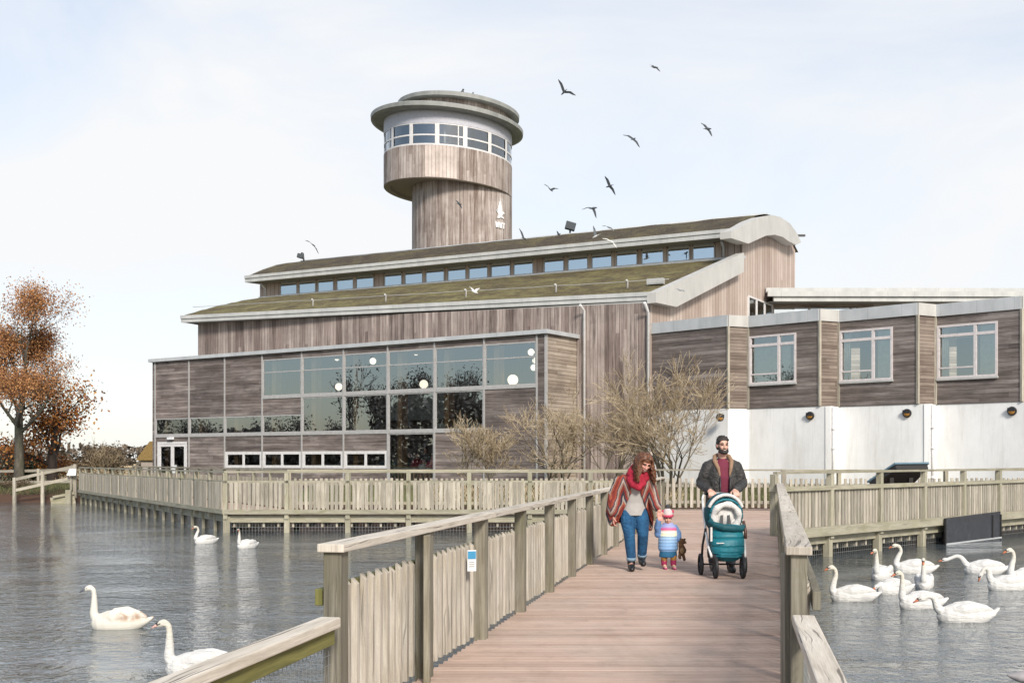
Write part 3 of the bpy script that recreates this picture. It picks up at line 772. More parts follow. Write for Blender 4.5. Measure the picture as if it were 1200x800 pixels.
# right walkway
fence('walkway_fence', 'slatted fence of the right walkway above the group of swans', [RWF[0], RWF[1] + Z * .03, RWF[2] + Z * .05], 2.15, post=(.12, .12), top=.97, capw=.13, caph=.09,
      slat=(.10, .93, .135, .085, .032), rails=((.01, .05, .20, .085, 'rail_far'), (1.26, .09, .05, .03, 'rail_far')), posttop=1.23, side=-.02, **FAR)
fence('walkway_fence', 'rear fence of the right walkway along the foot of the white wall', [V((8.2, 34.75, 0)), V((17.0, 36.5, 0)), V((20.5, 37.6, 0))], 1.9, post=(.11, .11), top=1.24, capw=.1, caph=.05,
      slat=(.08, .97, .17, .075, .03), rails=((.75, .045, .09, -.06, 'rail_far'),), side=0, **FAR)
# interpretation desk on the right walkway, seen from behind
t = thing('information_desk', 'dark sloping information desk with blue edge standing behind the right walkway fence', 'information desk', (9.7, 29.6, 0))
hA, hB = P(1089, 543, 29.0), P(1049, 543.5, 29.0); lC, lD = P(1016, 565.5, 29.7), P(1066, 566, 29.7)
m = MB(); nrm = (hA - hB).cross(lC - hB).normalized()
if nrm.z < 0: nrm = -nrm
m.slab([hA, hB, lC, lD], nrm * .05); m.build('panel', M['desk_blue'], t)
m = MB(); q = lambda p: p - nrm * .02 + (((hA + hB + lC + lD) / 4) - p) * .07
m.slab([q(hA), q(hB), q(lC), q(lD)], nrm * -.12); m.build('shaded_underside', M['desk_dark'], t)  # underside slab, its shade painted in as near-black
for p in (.25, .75):
    m = MB(); c = hA.lerp(hB, p).lerp(lD.lerp(lC, p), .5); m.beam(V((c.x, c.y, 0)), c - nrm * .1, .1, .1, up=V((1, 0, 0))); m.build('leg', M['desk_dark'], t)
# rustic post-and-rail fences on the left bank
def rail_fence(name, label, pts, h, zs, w=.1, mat='slat_far', cat='fence'):
    t = thing(name, label, cat, pts[0])
    for p in pts:
        m = MB(); m.box(p + Z * (h / 2 - .2), (w / 2, 0, 0), (0, w / 2, 0), (0, 0, h / 2 + .2)); m.build('post', M[mat], t)
    for z in zs:
        m = MB()
        for p, q in zip(pts, pts[1:]): m.beam(p + Z * z, q + Z * z, .06, .14)
        m.build('rail', M[mat], t)
    return t
g = lambda u, d, z=-.1: V(((u - CX) / F * d, d, z))
rail_fence('rail_fence', 'pale post and rail fence sloping down the bank towards the left tree', [g(88, 56.6, .1), g(50, 56.3, -.25), g(17, 56.2, -.55)], 1.25, (1.15, .62), .14)
rail_fence('rail_fence', 'horizontal rail fence crossing behind the left tree trunk', [g(86, 59.5, .1), g(45, 60.5, .05), g(-5, 61.5, .0), g(-60, 62, 0)], 1.05, (.95, .35), .12)
rail_fence('rail_fence', 'distant low rail fence beyond the orange shrub', [g(60, 72, .05), g(36, 72, .05), g(0, 73, .05)], 1.25, (1.15, .8), .14)
t = thing('retaining_board', 'short mossy timber retaining wall at the start of the walkway', 'retaining wall', g(84, 56.3))
m = MB(); m.beam(g(88, 56.25, -.35), g(60, 56.0, -.55), .12, .55); m.beam(g(87, 56.15, -.05), g(62, 55.9, -.25), .14, .12); m.build('board', M['rail_far'], t)
m = MB(); m.box(g(80.5, 55.95, -.4), (.13, 0, 0), (0, .1, 0), (0, 0, .5)); m.build('post', M['rail_far'], t)
t = thing('white_sign', 'white tilted notice board on a post at the end of the left walkway', 'sign', g(83, 56.4))
m = MB(); m.slab([P(78, 557, 56.2), P(88.5, 557, 56.2), P(89, 549.5, 56.5), P(81, 549.5, 56.5)], V((0, .06, .03))); m.build('board', M['sign_white'], t)
m = MB(); m.beam(g(83.5, 56.5, -.4), P(83.5, 556, 56.5), .1, .1, up=V((1, 0, 0))); m.build('post', M['slat_far'], t)
rail_fence('board_fence', 'pale boarded field fence far left of the cafe', [g(124, 84, .0), g(140, 84, .0), g(158, 84, .0)], 1.3, (1.1, .9, .7, .5, .3), .14, 'field_fence')
# ---------------------------------------------------------------- visitor centre: glazed cafe block
A0 = V((-18.1, 58.0, 0)); A1 = V((1.33, 44.9, 0))
D = (A1 - A0).normalized(); LEN = (A1 - A0).length; NO = V((D.y, -D.x, 0))
if NO.y > 0: NO = -NO
BK = V((.56, .83, 0)).normalized()
GZ = .05
def fc(k, z, off=0.0): return A0 + D * k + NO * off + Z * z
def upanel(mb, k0, k1, z0, z1, off=0.0, r=.5):
    mb.poly([fc(k0, z0, off), fc(k1, z0, off), fc(k1, z1, off), fc(k0, z1, off)], r)
def wpanel(mb, k0, k1, z0, z1, off, th):                              # a thin solid panel, th behind its face
    mb.slab([fc(k0, z0, off), fc(k1, z0, off), fc(k1, z1, off), fc(k0, z1, off)], NO * -th)
cafe = thing('cafe_block', 'weathered timber and glass cafe block with flat roof and tall grid of windows', 'building', A0)
PIER0 = .22; NB = 9; PIER1 = .42
BW = (LEN - PIER0 - PIER1) / NB
kb = [PIER0 + BW * i for i in range(NB + 1)]
ZT, ZH, ZU, ZM, ZL, ZS1, ZS0 = 6.45, 6.20, 5.60, 4.44, 2.74, 1.88, 1.30
# boards: one cladding panel per bay opening
def cpanel(k0, k1, z0, z1):
    m = MB(); wpanel(m, k0, k1, z0, z1, 0, .12); m.r = [rng.random()] * len(m.r); m.build('cladding_panel', M['clad_block'], cafe)
cpanel(0, PIER0, GZ, ZT); cpanel(kb[-1], LEN, GZ, ZT)
def cwindow(k0, k1, z0, z1, bars_z=(), bars_k=(), fw=.05, frame='frame', gl='glass', off=-.02, pane_lab=None):
    """frame with its bars, one pane per light"""
    m = MB(); a, b = k0 + .004, k1 - .004
    def bar(ka, kc, za, zb, dd=.05): m.slab([fc(ka, za, off + .03), fc(kc, za, off + .03), fc(kc, zb, off + .03), fc(ka, zb, off + .03)], NO * -(.03 + dd), .5)
    bar(a, a + fw, z0, z1); bar(b - fw, b, z0, z1); bar(a + fw, b - fw, z0, z0 + fw); bar(a + fw, b - fw, z1 - fw, z1)
    for z in bars_z: bar(a + fw, b - fw, z - fw * .45, z + fw * .45, .045)
    for k in bars_k: bar(k - fw * .45, k + fw * .45, z0 + fw, z1 - fw, .047)
    f = m.build('window', M[frame], cafe)
    zs = [z0 + fw] + sorted(bars_z) + [z1 - fw]; ks = [a + fw] + sorted(bars_k) + [b - fw]
    for i in range(len(ks) - 1):
        for j in range(len(zs) - 1):
            m = MB(); upanel(m, ks[i], ks[i + 1], zs[j], zs[j + 1], off); m.build('pane', M[gl], f)
    return f
for i in range(NB):
    k0, k1 = kb[i] + .035, kb[i + 1] - .035; km = (k0 + k1) / 2
    if i <= 2:
        cpanel(k0, k1, 3.62, ZT); cwindow(k0, k1, ZL + .06, 3.62, gl='glass_clear' if i == 0 else 'glass')
    elif i == 3:
        cpanel(k0, k1, ZH, ZT); cwindow(k0, k1, ZM + .06, ZH, (ZU,)); cpanel(k0, k1, 3.62, ZM - .06); cwindow(k0, k1, ZL + .06, 3.62)
    elif i <= 7:
        cpanel(k0, k1, ZH, ZT); cwindow(k0, k1, ZM + .06, ZH, (ZU,)); cwindow(k0, k1, ZL + .06, ZM - .06)
    else:
        cpanel(k0, k1, ZH, ZT); cwindow(k0, k1, ZM + .06, ZH, (ZU,)); cpanel(k0, k1, GZ, ZM - .06)
    if i == 0:
        cpanel(k0, k1, 2.46, ZL - .06); cpanel(k0, k0 + .13, GZ, 2.46); cpanel(k1 - .13, k1, GZ, 2.46)
        kd0, kd1 = k0 + .13, k1 - .13
        m = MB()
        for a, b, za, zb in ((kd0, kd0 + .12, GZ, 2.46), (kd1 - .12, kd1, GZ, 2.46), (kd0 + .12, kd1 - .12, 2.34, 2.46)): wpanel(m, a, b, za, zb, .01, .1)
        dr = m.build('door', M['frame_white'], cafe, label='white framed glazed double door')
        for a, b in ((kd0 + .125, km - .005), (km + .005, kd1 - .125)):
            m = MB()
            for p, q, za, zb in ((a, a + .10, GZ + .02, 2.33), (b - .10, b, GZ + .02, 2.33), (a + .10, b - .10, GZ + .02, .3), (a + .1, b - .1, 2.22, 2.33)): wpanel(m, p, q, za, zb, 0, .06)
            m.build('leaf', M['frame_white'], dr)
            m = MB(); upanel(m, a + .1, b - .1, .3, 2.22, -.03); m.build('pane', M['glass'], dr)
        m = MB(); wpanel(m, km + .02, km + .34, .75, 1.3, .012, .01); m.build('notice', M['sign_white'], dr)
    elif i == 1: cpanel(k0, k1, GZ, ZL - .06)
    elif i <= 5:
        cpanel(k0, k1, ZS1 + .06, ZL - .06); cpanel(k0, k1, GZ, ZS0 - .12)
        cwindow(k0, k1, ZS0 - .12, ZS1 + .06, (), (km,), fw=.13, frame='frame_white')
    elif i == 6: cwindow(k0, k1, .62, ZL - .06); cpanel(k0, k1, GZ, .62)
    elif i == 7: cpanel(k0, k1, GZ, ZL - .06)
m = MB()                                                                # projecting grid of mullions and transoms
for i, k in enumerate(kb): m.slab([fc(k - .035, GZ, .04), fc(k + .035, GZ, .04), fc(k + .035, ZT, .04), fc(k - .035, ZT, .04)], NO * -.16)
m.slab([fc(LEN - .06, GZ, .03), fc(LEN + .02, GZ, .03), fc(LEN + .02, ZT, .03), fc(LEN - .06, ZT, .03)], NO * -.12)
for i in range(NB):
    k0, k1 = kb[i] + .035, kb[i + 1] - .035
    zz = [ZL] + ([ZM] if i >= 3 else [])
    if i == 8: zz = [ZM]
    for z in zz: m.slab([fc(k0, z - .06, .035), fc(k1, z - .06, .035), fc(k1, z + .06, .035), fc(k0, z + .06, .035)], NO * -.15)
m.build('window_grid', M['frame'], cafe)
# fascia, roof, end walls
E1 = A1 + BK * 2.55; E0 = A0 + BK * 7.6
m = MB()
m.slab([fc(-.15, ZT + .01, .16), fc(LEN + .15, ZT + .01, .16), fc(LEN + .15, ZT + .17, .16), fc(-.15, ZT + .17, .16)], NO * -.3, .5)
a, b = fc(LEN + .15, 0, -.145), E1 + D * .15
m.slab([a + Z * (ZT + .012), b + Z * (ZT + .012), b + Z * (ZT + .168), a + Z * (ZT + .168)], D * -.2)
m.build('roof_edge', M['zinc'], cafe)
m = MB(); m.poly([fc(0, ZT + .08, 0), fc(LEN, ZT + .08, 0), E1 + Z * (ZT + .08), E0 + Z * (ZT + .08)]); m.build('roof', M['soffit'], cafe)
m = MB(); e0 = fc(LEN, 0, -.125)
m.slab([e0 + Z * GZ, E1 + Z * GZ, E1 + Z * ZT, e0 + Z * ZT], D * -.1); m.build('end_wall', M['clad_return'], cafe)
m = MB(); m.slab([E0 + Z * GZ, fc(0, GZ, -.125), fc(0, ZT, -.125), E0 + Z * ZT], D * .1); m.build('end_wall', M['clad_return'], cafe)
# inside
IN = 7.5
b0, b1 = A0 + BK * IN, A1 + BK * IN
m = MB(); m.poly([fc(.1, GZ + .45, -.15), fc(LEN - .1, GZ + .45, -.15), b1 - D * .1 + Z * (GZ + .45), b0 + D * .1 + Z * (GZ + .45)]); m.build('inside_floor', M['in_floor'], cafe)
m = MB(); m.slab([b0 + Z * GZ + D * 2.6, b1 + Z * GZ, b1 + Z * 6.3, b0 + Z * 6.3 + D * 2.6], BK * .1); m.build('inside_wall', M['in_wall'], cafe)
m = MB(); m.slab([b1 + Z * GZ - D * .15, A1 + BK * 2.7 - D * .2 + Z * GZ, A1 + BK * 2.7 - D * .2 + Z * 6.3, b1 - D * .15 + Z * 6.3], D * -.1); m.build('inside_wall', M['in_wall'], cafe)
m = MB(); m.poly([fc(.1, 6.38, -.15), fc(LEN - .1, 6.38, -.15), b1 - D * .1 + Z * 6.38, b0 + D * .1 + Z * 6.38]); m.build('ceiling', M['in_wall'], cafe)
m = MB(); q = lambda k, s, z: A0 + D * k + BK * s + Z * z
m.slab([q(9, 6.9, .1), q(20, 6.9, .1), q(20, 6.9, 1.5), q(9, 6.9, 1.5)], BK * .3); m.build('counter', M['in_teal'], cafe)
m = MB(); m.slab([q(9.2, 7.25, 3.55), q(13.4, 7.25, 3.55), q(13.4, 7.25, 5.0), q(9.2, 7.25, 5.0)], BK * .08); m.build('screen_panel', M['in_pale'], cafe)
m = MB(); m.slab([q(14.5, 4.2, 3.0), q(21, 4.2, 2.9), q(21, 4.2, 3.15), q(14.5, 4.2, 3.25)], BK * .1); m.build('ceiling_beam', M['in_pale'], cafe)
for i in range(NB):
    m = MB(); k = kb[i] + .28; m.slab([fc(k - .13, GZ, -.45), fc(k + .13, GZ, -.45), fc(k + .13, 6.37, -.45), fc(k - .13, 6.37, -.45)], NO * -.38, r=.5); m.build('inside_column', M['glulam'], cafe)
m = MB(); m.slab([fc(.02, ZL - .02, -.17), fc(8.4, ZL - .02, -.17), fc(8.4, ZL + .04, -.17), fc(.02, ZL + .04, -.17)], NO * -5); m.build('inside_ceiling', M['in_wall'], cafe)

def pendant(u, v, back, rr, lab):
    k = 0; o = V((0, 0, CAMZ)); ray = V(((u - CX) / F, 1, (HY - v) / F)); p0 = A0 - NO * back
    p = o + ray * ((p0 - o).dot(NO) / ray.dot(NO))
    t = thing('pendant_lamp', lab, 'lamp', p, group='globe lamps hanging inside the cafe')
    m = MB(); m.ell(p, rr, nu=16, nv=12); m.build('globe', M['globe'], t)
    m = MB(); m.tube([p + Z * rr, V((p.x, p.y, 6.37))], .012, 6); m.build('cord', M['black_metal'], t)
    m = MB(); m.lathe([(rr * .3, p.z + rr * .93), (rr * .3, p.z + rr * 1.1), (.02, p.z + rr * 1.3)], 12, (p.x, p.y)); m.build('cap', M['black_metal'], t)
for u, v, b, r_, lab in ((397, 453, 1.6, .17, 'globe lamp hanging low in the second tall window bay of the cafe'), (395, 419.5, 3.2, .13, 'globe lamp high in the second tall window bay of the cafe'),
                         (437, 423, 2.0, .15, 'globe lamp high in the third window bay of the cafe'), (496.5, 450, 1.6, .19, 'warm globe lamp hanging low in the cafe bay above the diners'),
                         (487.5, 413, 3.4, .13, 'globe lamp near the ceiling in the cafe bay above the diners'), (526, 417.5, 1.6, .14, 'globe lamp near the ceiling, one bay right of the diners'),
                         (601, 445, 1.2, .22, 'largest white globe lamp low in the last upper cafe window'), (622.5, 412.5, 1.2, .14, 'upper of three small globe lamps at the right edge of the cafe'),
                         (627.5, 422.5, 2.2, .13, 'middle of three small globe lamps at the right edge of the cafe'), (625.5, 430.5, 1.2, .13, 'lower of three small globe lamps at the right edge of the cafe')):
    pendant(u, v, b, r_, lab)
# diners behind the low window
def diner(u, v0, back, h, mat, hair, lab, skin='skin'):
    k = 0; o = V((0, 0, CAMZ)); ray = V(((u - CX) / F, 1, 0)); p0 = A0 - NO * back
    p = o + ray * ((p0 - o).dot(NO) / ray.dot(NO)); p.z = GZ + .47
    t = thing('person', lab, 'person', p, group='people sitting in the cafe')
    m = MB()
    m.caps([p + V((0, 0, h * .42)), p + V((0, 0, h * .62)), p + V((0, -.02, h * .8))], [.15, .17, .10], 10)
    m.caps([p + V((-.17, 0, h * .76)), p + V((-.24, -.1, h * .58)), p + V((-.1, -.32, h * .55))], [.06, .05, .04], 8)
    m.caps([p + V((.17, 0, h * .76)), p + V((.24, -.1, h * .58)), p + V((.1, -.32, h * .55))], [.06, .05, .04], 8)
    m.caps([p + V((-.09, -.02, h * .4)), p + V((-.1, -.42, h * .38)), p + V((-.1, -.42, .04))], [.09, .07, .05], 8)
    m.caps([p + V((.09, -.02, h * .4)), p + V((.1, -.42, h * .38)), p + V((.1, -.42, .04))], [.09, .07, .05], 8)
    m.ell(p + V((0, -.04, h * .92)), (.078, .09, .11)); m.caps([p + V((0, -.01, h * .78)), p + V((0, -.03, h * .9))], [.05, .05])
    m.v = [p + (a - p) for a in m.v]
    mm = MB(); mm.v = [a - p for a in m.v]; mm.f = m.f; mm.uv = m.uv; mm.r = m.r; mm.sm = m.sm
    blob(mm, 'body', M[skin], t, .02, 3)
    m = MB(); m.caps([V((0, 0, h * .42)), V((0, 0, h * .62)), V((0, -.02, h * .78))], [.165, .19, .115], 10)
    m.caps([V((-.17, 0, h * .76)), V((-.24, -.1, h * .58)), V((-.13, -.27, h * .555))], [.075, .065, .055], 8); m.caps([V((.17, 0, h * .76)), V((.24, -.1, h * .58)), V((.13, -.27, h * .555))], [.075, .065, .055], 8)
    blob(m, 'jumper', M[mat], t, .02, 3)
    m = MB(); m.ell(V((0, .015, h * .945)), (.092, .10, .11)); blob(m, 'hair', M[hair], t, .015, 2, cut=lambda c: c.y < -.035 and c.z < h * .955)
for a in ((472.5, 0, .9, 1.32, 'jacket', 'hair_dark', 'person in black jumper, leftmost diner behind the low cafe window'), (479.5, 0, 1.1, 1.34, 'trouser', 'hair_brown', 'brown haired diner in dark navy top behind the low cafe window'),
          (489, 0, .8, 1.28, 'scarf', 'hair_dark', 'diner in red top in the middle of the low cafe window'), (498.5, 0, 1.3, 1.55, 'bird_dark', 'hair_dark', 'tallest dark clothed diner behind the low cafe window'),
          (497, 0, .6, 1.02, 'fleece', 'fleece', 'small white haired diner at the front of the cafe table'), (507, 0, .8, 1.2, 'hat_pink', 'hair_brown', 'diner in pink top at the right end of the cafe table')):
    diner(*a)
kt = thing('cafe_table', 'pale topped cafe table in front of the diners behind the low window', 'table', q(16.6, .55, 0))
p = q(16.6, .45, 0)
m = MB(); p = p + Z * .45; m.box(p + Z * .74, D * 1.1, NO * .2, Z * .02); m.build('tabletop', M['in_pale'], kt)
for s in (-.9, .9):
    m = MB(); m.box(p + D * s + Z * .4, D * .03, NO * .03, Z * .33); m.build('leg', M['black_metal'], kt)
# door lamp
lp = fc(kb[0] + 1.25, 2.62, .09)
t = thing('door_light', 'small white bulkhead light above the white double door', 'lamp', lp)
m = MB(); m.box(lp, D * .2, NO * .07, Z * .06); m.build('housing', M['sign_white'], t, .015); m = MB(); m.box(lp - Z * .065, D * .16, NO * .05, Z * .01); m.build('diffuser', M['frame'], t)

# ---------------------------------------------------------------- tall hall with sedum roofs
MD = V((.883, -.469, 0)).normalized()                                   # along the hall, to the right
G0 = V((5.44, 45.3, 0))
GD = V((.56, .83, 0)).normalized()
def G(s, z=0): return G0 + GD * s + Z * z
def H(k, s, z): return G0 + GD * s - MD * k + Z * z
GN = V((GD.y, -GD.x, 0))                                                # gable normal (to the right and the viewer)
HN = V((MD.y, -MD.x, 0)); HN = HN if HN.y < 0 else -HN                   # front wall normal
hall = thing('timber_hall', 'tall weathered timber hall with two long moss covered roofs and pale curved gable', 'building', G0)
KW = 23.55
m = MB()
zt_l, zt_r = 8.25, 7.72
pl = H(KW, 0, 0)
ke = min((i * .01 for i in range(0, 1200)), key=lambda k: (H(k, 0, 0) - E1).length)
m.poly([H(KW, 0, 6.42), H(ke, 0, 6.42), H(ke, 0, zt_r + (zt_l - zt_r) * ke / KW), H(KW, 0, zt_l)]); m.poly([H(ke, 0, GZ), H(0, 0, GZ), H(0, 0, zt_r), H(ke, 0, zt_r + (zt_l - zt_r) * ke / KW)])
m.build('front_wall', M['clad_hall'], hall)
CK = 28.5
SC = 9.3
CL = H(CK, SC, 0)
m = MB(); m.poly([CL + Z * 6.42, H(KW, 0, 6.42), H(KW, 0, zt_l), CL + Z * 10.9]); m.build('left_wall', M['clad_hall'], hall)
m = MB(); br_ = H(28.4, 15.7, 0); m.poly([br_ + Z * GZ, CL + Z * GZ, CL + Z * 11.7, H(28.4, 12.5, 13.1), br_ + Z * 12.3]); m.build('left_wall', M['clad_hall'], hall)
m = MB(); m.poly([H(0, 15.7, GZ), br_ + Z * GZ, br_ + Z * 12.3, H(0, 15.7, 12.3)]); m.build('rear_wall', M['clad_hall'], hall)
# gable wall
def gp(u, v, off): return on_plane(u, v, G0 + GN * off, GN)
ga = [G(0, GZ), G(15.72, GZ), gp(932, 281, 0), gp(924, 270, 0), gp(912, 262, 0), gp(898, 262, 0), gp(884, 268, 0), gp(870, 274, 0), gp(869.5, 302, 0), G(0, 7.8)]
m = MB(); m.poly(ga); m.build('gable_wall', M['clad_gable'], hall)
def plate(name, px, off, th, mat):
    m = MB(); m.slab([gp(u, v, off) for u, v in px], GN * -th); return m.build(name, M[mat], hall)
plate('barge_board', [(769, 342.5), (872, 296), (872, 318.5), (793, 359.5), (769, 354.5)], .42, .40, 'zinc_pale')
plate('barge_board', [(857, 271), (868, 266), (880, 259), (893, 254), (905, 252), (915, 254.5), (926, 262), (934, 273), (939, 284), (933, 287), (925, 283), (917, 277.5), (908, 275), (898, 276), (888, 280.5), (877, 285.5), (868, 282.5), (857, 279)], .55, .53, 'zinc_pale')
# lower roof
er = gp(769, 342.5, .0); el = P(212, 370.5, 55.9)
cr_ = H(0, SC, 10.86) ; cl_ = H(CK, SC, 10.9)
def grid(mb, fn, nu, nv, sm=True):
    b = mb.add([fn(i / nu, j / nv) for j in range(nv + 1) for i in range(nu + 1)])
    for j in range(nv):
        for i in range(nu):
            a = b + j * (nu + 1) + i
            mb.face((a, a + 1, a + nu + 2, a + nu + 1), [(i, j), (i + 1, j), (i + 1, j + 1), (i, j + 1)], .5, sm)
def lroof(s, t):
    p = el.lerp(er, s).lerp(cl_.lerp(cr_, s), t)
    return p + Z * (.10 * math.sin(math.pi * t) + .05 * mnoise.noise(p * .9) * min(1, 4 * t * (1 - t) + .15))
m = MB(); grid(m, lroof, 120, 30); m.build('lower_roof', M['moss'], hall)
def gutter(a, b, nrm, name='gutter', hh=.30):
    m = MB(); up = Z
    m.slab([a + up * .03, b + up * .03, b - up * .13, a - up * .13], nrm * -.14)
    m.slab([a - up * .14 - nrm * .05, b - up * .14 - nrm * .05, b - up * (hh) - nrm * .05, a - up * (hh) - nrm * .05], nrm * -.12)
    m.build(name, M['gutter'], hall)
gutter(el + HN * .05, er + HN * .05, HN)
m = MB(); a, b = el - Z * .30, er - Z * .30
m.poly([a - HN * .10, b - HN * .10, H(0, 0, zt_r - .03) + HN * .0, H(KW, 0, zt_l - .03)]); m.build('soffit', M['soffit'], hall)
m = MB(); m.poly([el - Z * .28, el + Z * .0, cl_, cl_ - Z * .3]); m.poly([el - Z * .28, cl_ - Z * .3, CL + Z * 10.5, H(KW, 0, zt_l - .1)]); m.build('left_verge', M['zinc'], hall)
# safety line along the lower roof
m = MB(); pts = [lroof(i / 24, .13) + Z * .28 for i in range(25)]
m.tube(pts, .012, 5); sl_ = m.build('safety_line', M['gutter'], hall)
for u in (366, 452, 546, 652, 735):
    best = min((i / 400 for i in range(401)), key=lambda s: abs((lambda p: 600 + F * p.x / p.y)(lroof(s, .13)) - u))
    p = lroof(best, .13); m = MB(); m.tube([p, p + Z * .3, p + Z * .33 + HN * .08], .04, 6); m.build('line_post', M['pipe'], hall)
p = lroof(.972, .16); m = MB(); m.box(p + Z * .15, MD * .35, HN * .12, Z * .12); m.build('roof_vent', M['gutter'], hall)
# clerestory
ZC0, ZC1 = 10.88, 11.55
m = MB()
m.slab([H(CK, SC, ZC0 - .1), H(-.1, SC, ZC0 - .1), H(-.1, SC, ZC0 + .05), H(CK, SC, ZC0 + .05)], HN * .12); m.build('clerestory_sill', M['zinc'], hall)
kk = lambda u: (lambda f: f)(min((i * .02 for i in range(0, 1480)), key=lambda k: abs(600 + F * H(k, SC, 0).x / H(k, SC, 0).y - u)))
wins = [(328, 348), (350, 370), (372, 391), (394, 414), (417, 438), (450, 471), (474, 495.5), (498.5, 520.5), (524, 546), (549, 571.5), (575, 598), (601.5, 625), (637, 661), (665, 689), (693, 717), (721.5, 747), (751.5, 777.5), (782, 808), (811, 837.5)]
prev = CK; m = MB()
for (u0, u1) in wins:
    ka, kb_ = kk(u0), kk(u1)
    m = MB(); m.slab([H(prev, SC, ZC0 + .05), H(ka, SC, ZC0 + .05), H(ka, SC, ZC1 + .25), H(prev, SC, ZC1 + .25)], HN * -.1); m.build('clerestory_pier', M['clad_gable'], hall); prev = kb_
    f = MB(); z0, z1 = ZC0 + .055, ZC1 + .03
    for a, b, c, e in ((ka, ka - .05, z0, z1), (kb_ + .05, kb_, z0, z1), (ka - .05, kb_ + .05, z0, z0 + .04), (ka - .05, kb_ + .05, z1 - .05, z1 + .2)):
        f.slab([H(a, SC, c) - HN * .01, H(b, SC, c) - HN * .01, H(b, SC, e) - HN * .01, H(a, SC, e) - HN * .01], HN * -.06)
    fo = f.build('window', M['frame'], hall)
    f = MB(); f.poly([H(ka - .05, SC, z0 + .04) - HN * .03, H(kb_ + .05, SC, z0 + .04) - HN * .03, H(kb_ + .05, SC, z1 - .05) - HN * .03, H(ka - .05, SC, z1 - .05) - HN * .03]); f.build('pane', M['glass_sky'], fo)
m = MB(); m.slab([H(prev, SC, ZC0 + .05), H(0, SC, ZC0 + .05), H(0, SC, ZC1 + .25), H(prev, SC, ZC1 + .25)], HN * -.1)
m.build('clerestory_pier', M['clad_gable'], hall)
m = MB(); m.slab([H(CK, SC + .8, ZC0 - .2), H(.3, SC + .8, ZC0 - .2), H(.3, SC + .8, 12.2), H(CK, SC + .8, 12.2)], HN * -.1); m.build('inside_wall', M['in_wall'], hall)
# upper vaulted roof
prof = [(8.25, 11.95), (8.8, 12.22), (9.6, 12.58), (10.6, 12.98), (11.6, 13.25), (12.5, 13.36), (13.4, 13.3), (14.3, 13.05), (15.2, 12.65), (16.2, 12.15)]
UK = 28.6
def uroof(s, t):
    f = t * (len(prof) - 1); i = min(int(f), len(prof) - 2); f -= i
    ss = prof[i][0] * (1 - f) + prof[i + 1][0] * f; zz = prof[i][1] * (1 - f) + prof[i + 1][1] * f
    p = H(UK * (1 - s) - .1, ss, zz); return p + Z * .05 * mnoise.noise(p * .8)
m = MB(); grid(m, uroof, 110, 27); m.build('upper_roof', M['moss_dark'], hall)
ua, ub = H(UK, 8.2, 12.0), H(-.15, 8.2, 12.0)
gutter(ua, ub, HN, hh=.34)
m = MB(); m.poly([ua - Z * .34 - HN * .1, ub - Z * .34 - HN * .1, H(-.1, SC, ZC1 + .12) + HN * .01, H(CK, SC, ZC1 + .12) + HN * .01]); m.build('soffit', M['soffit'], hall)
m = MB(); m.poly([H(UK - .02, s, z) for s, z in prof] + [H(UK - .02, s, z - .3) for s, z in reversed(prof)]); m.build('left_verge', M['zinc'], hall)
m = MB(); m.tube([H(UK - .2, 12.5, 13.44), H(.1, 12.5, 13.44)], .05, 6); m.build('ridge_capping', M['zinc'], hall)
p = gp(937, 276, .3); m = MB(); m.box(p, V((.28, 0, 0)), V((0, .06, 0)), V((0, 0, .05))); m.build('drain_spout', M['black_metal'], hall)
# downpipes
def pipe(pts, rad=.055): m = MB(); m.tube(pts, rad, 8); return m.build('downpipe', M['pipe'], hall)
def hw(u, z, off=.09):
    k = min((i * .01 for i in range(0, 2300)), key=lambda k: abs(600 + F * H(k, 0, 0).x / H(k, 0, 0).y - u)); return H(k, 0, z) + HN * off
pipe([hw(686, 7.75, .5), hw(686, 7.55, .12), hw(686, .1, .12)])
pipe([hw(763, 7.65, .6), hw(761, 7.3, .12), hw(760.5, .1, .12)], .06)
pc = H(.9, SC, 0) + HN * .1; pipe([pc + Z * 11.6 + HN * .4, pc + Z * 11.35, pc + Z * 10.95])
pc = H(CK - .5, SC, 0) + HN * .1; pipe([pc + Z * 11.6 + HN * .4, pc + Z * 11.35, pc + Z * 10.95])
# gable window
f = MB(); wz = [(877, 347), (886.5, 350), (896, 354), (905, 358)]
gw = [gp(u, v, .02) for u, v in wz]; lo = [gp(u, 372, .02) for u, v in wz]
for i in range(4):
    a, b = gw[i], lo[i]; f.beam(a, b, .14, .06, up=GN)
f.beam(gw[0], gw[3], .08, .07, up=GN)
fo = f.build('window', M['frame_white'], hall)
for i in range(3):
    f = MB(); f.poly([lo[i], lo[i + 1], gw[i + 1], gw[i]]); f.build('pane', M['glass'], fo)
f = MB(); f.poly([lo[0] - GN * .012, lo[3] - GN * .012, gw[3] - GN * .012, gw[0] - GN * .012]); f.build('dark_interior', M['in_wall'], hall)
# floodlights on the ridge
def flood(u, vbase, vtop, hu, lab, sz, d):
    b = P(u, vbase, d); tp = P(u - (u - hu) * .3, vtop, d); h = P(hu, vtop + 3, d)
    t = thing('floodlight', lab, 'floodlight', b)
    m = MB(); m.tube([b, tp], .05, 6); m.build('pole', M['black_metal'], t)
    m = MB(); m.tube([tp, tp + (h - tp) * .5 + Z * .12, h], .045, 6); m.build('arm', M['black_metal'], t)
    m = MB(); m.box(h, V((sz, .05, -sz * .25)), V((0, sz * .7, 0)), V((sz * .2, 0, sz * .75))); m.build('head', M['bird_dark'], t, .03)
flood(356.5, 309, 297, 352, 'small black floodlight on a bent pole at the left end of the upper roof', .17, 68.5)
flood(668, 279, 262, 668.5, 'grey floodlight standing on the upper roof ridge below the flying birds', .26, 61)

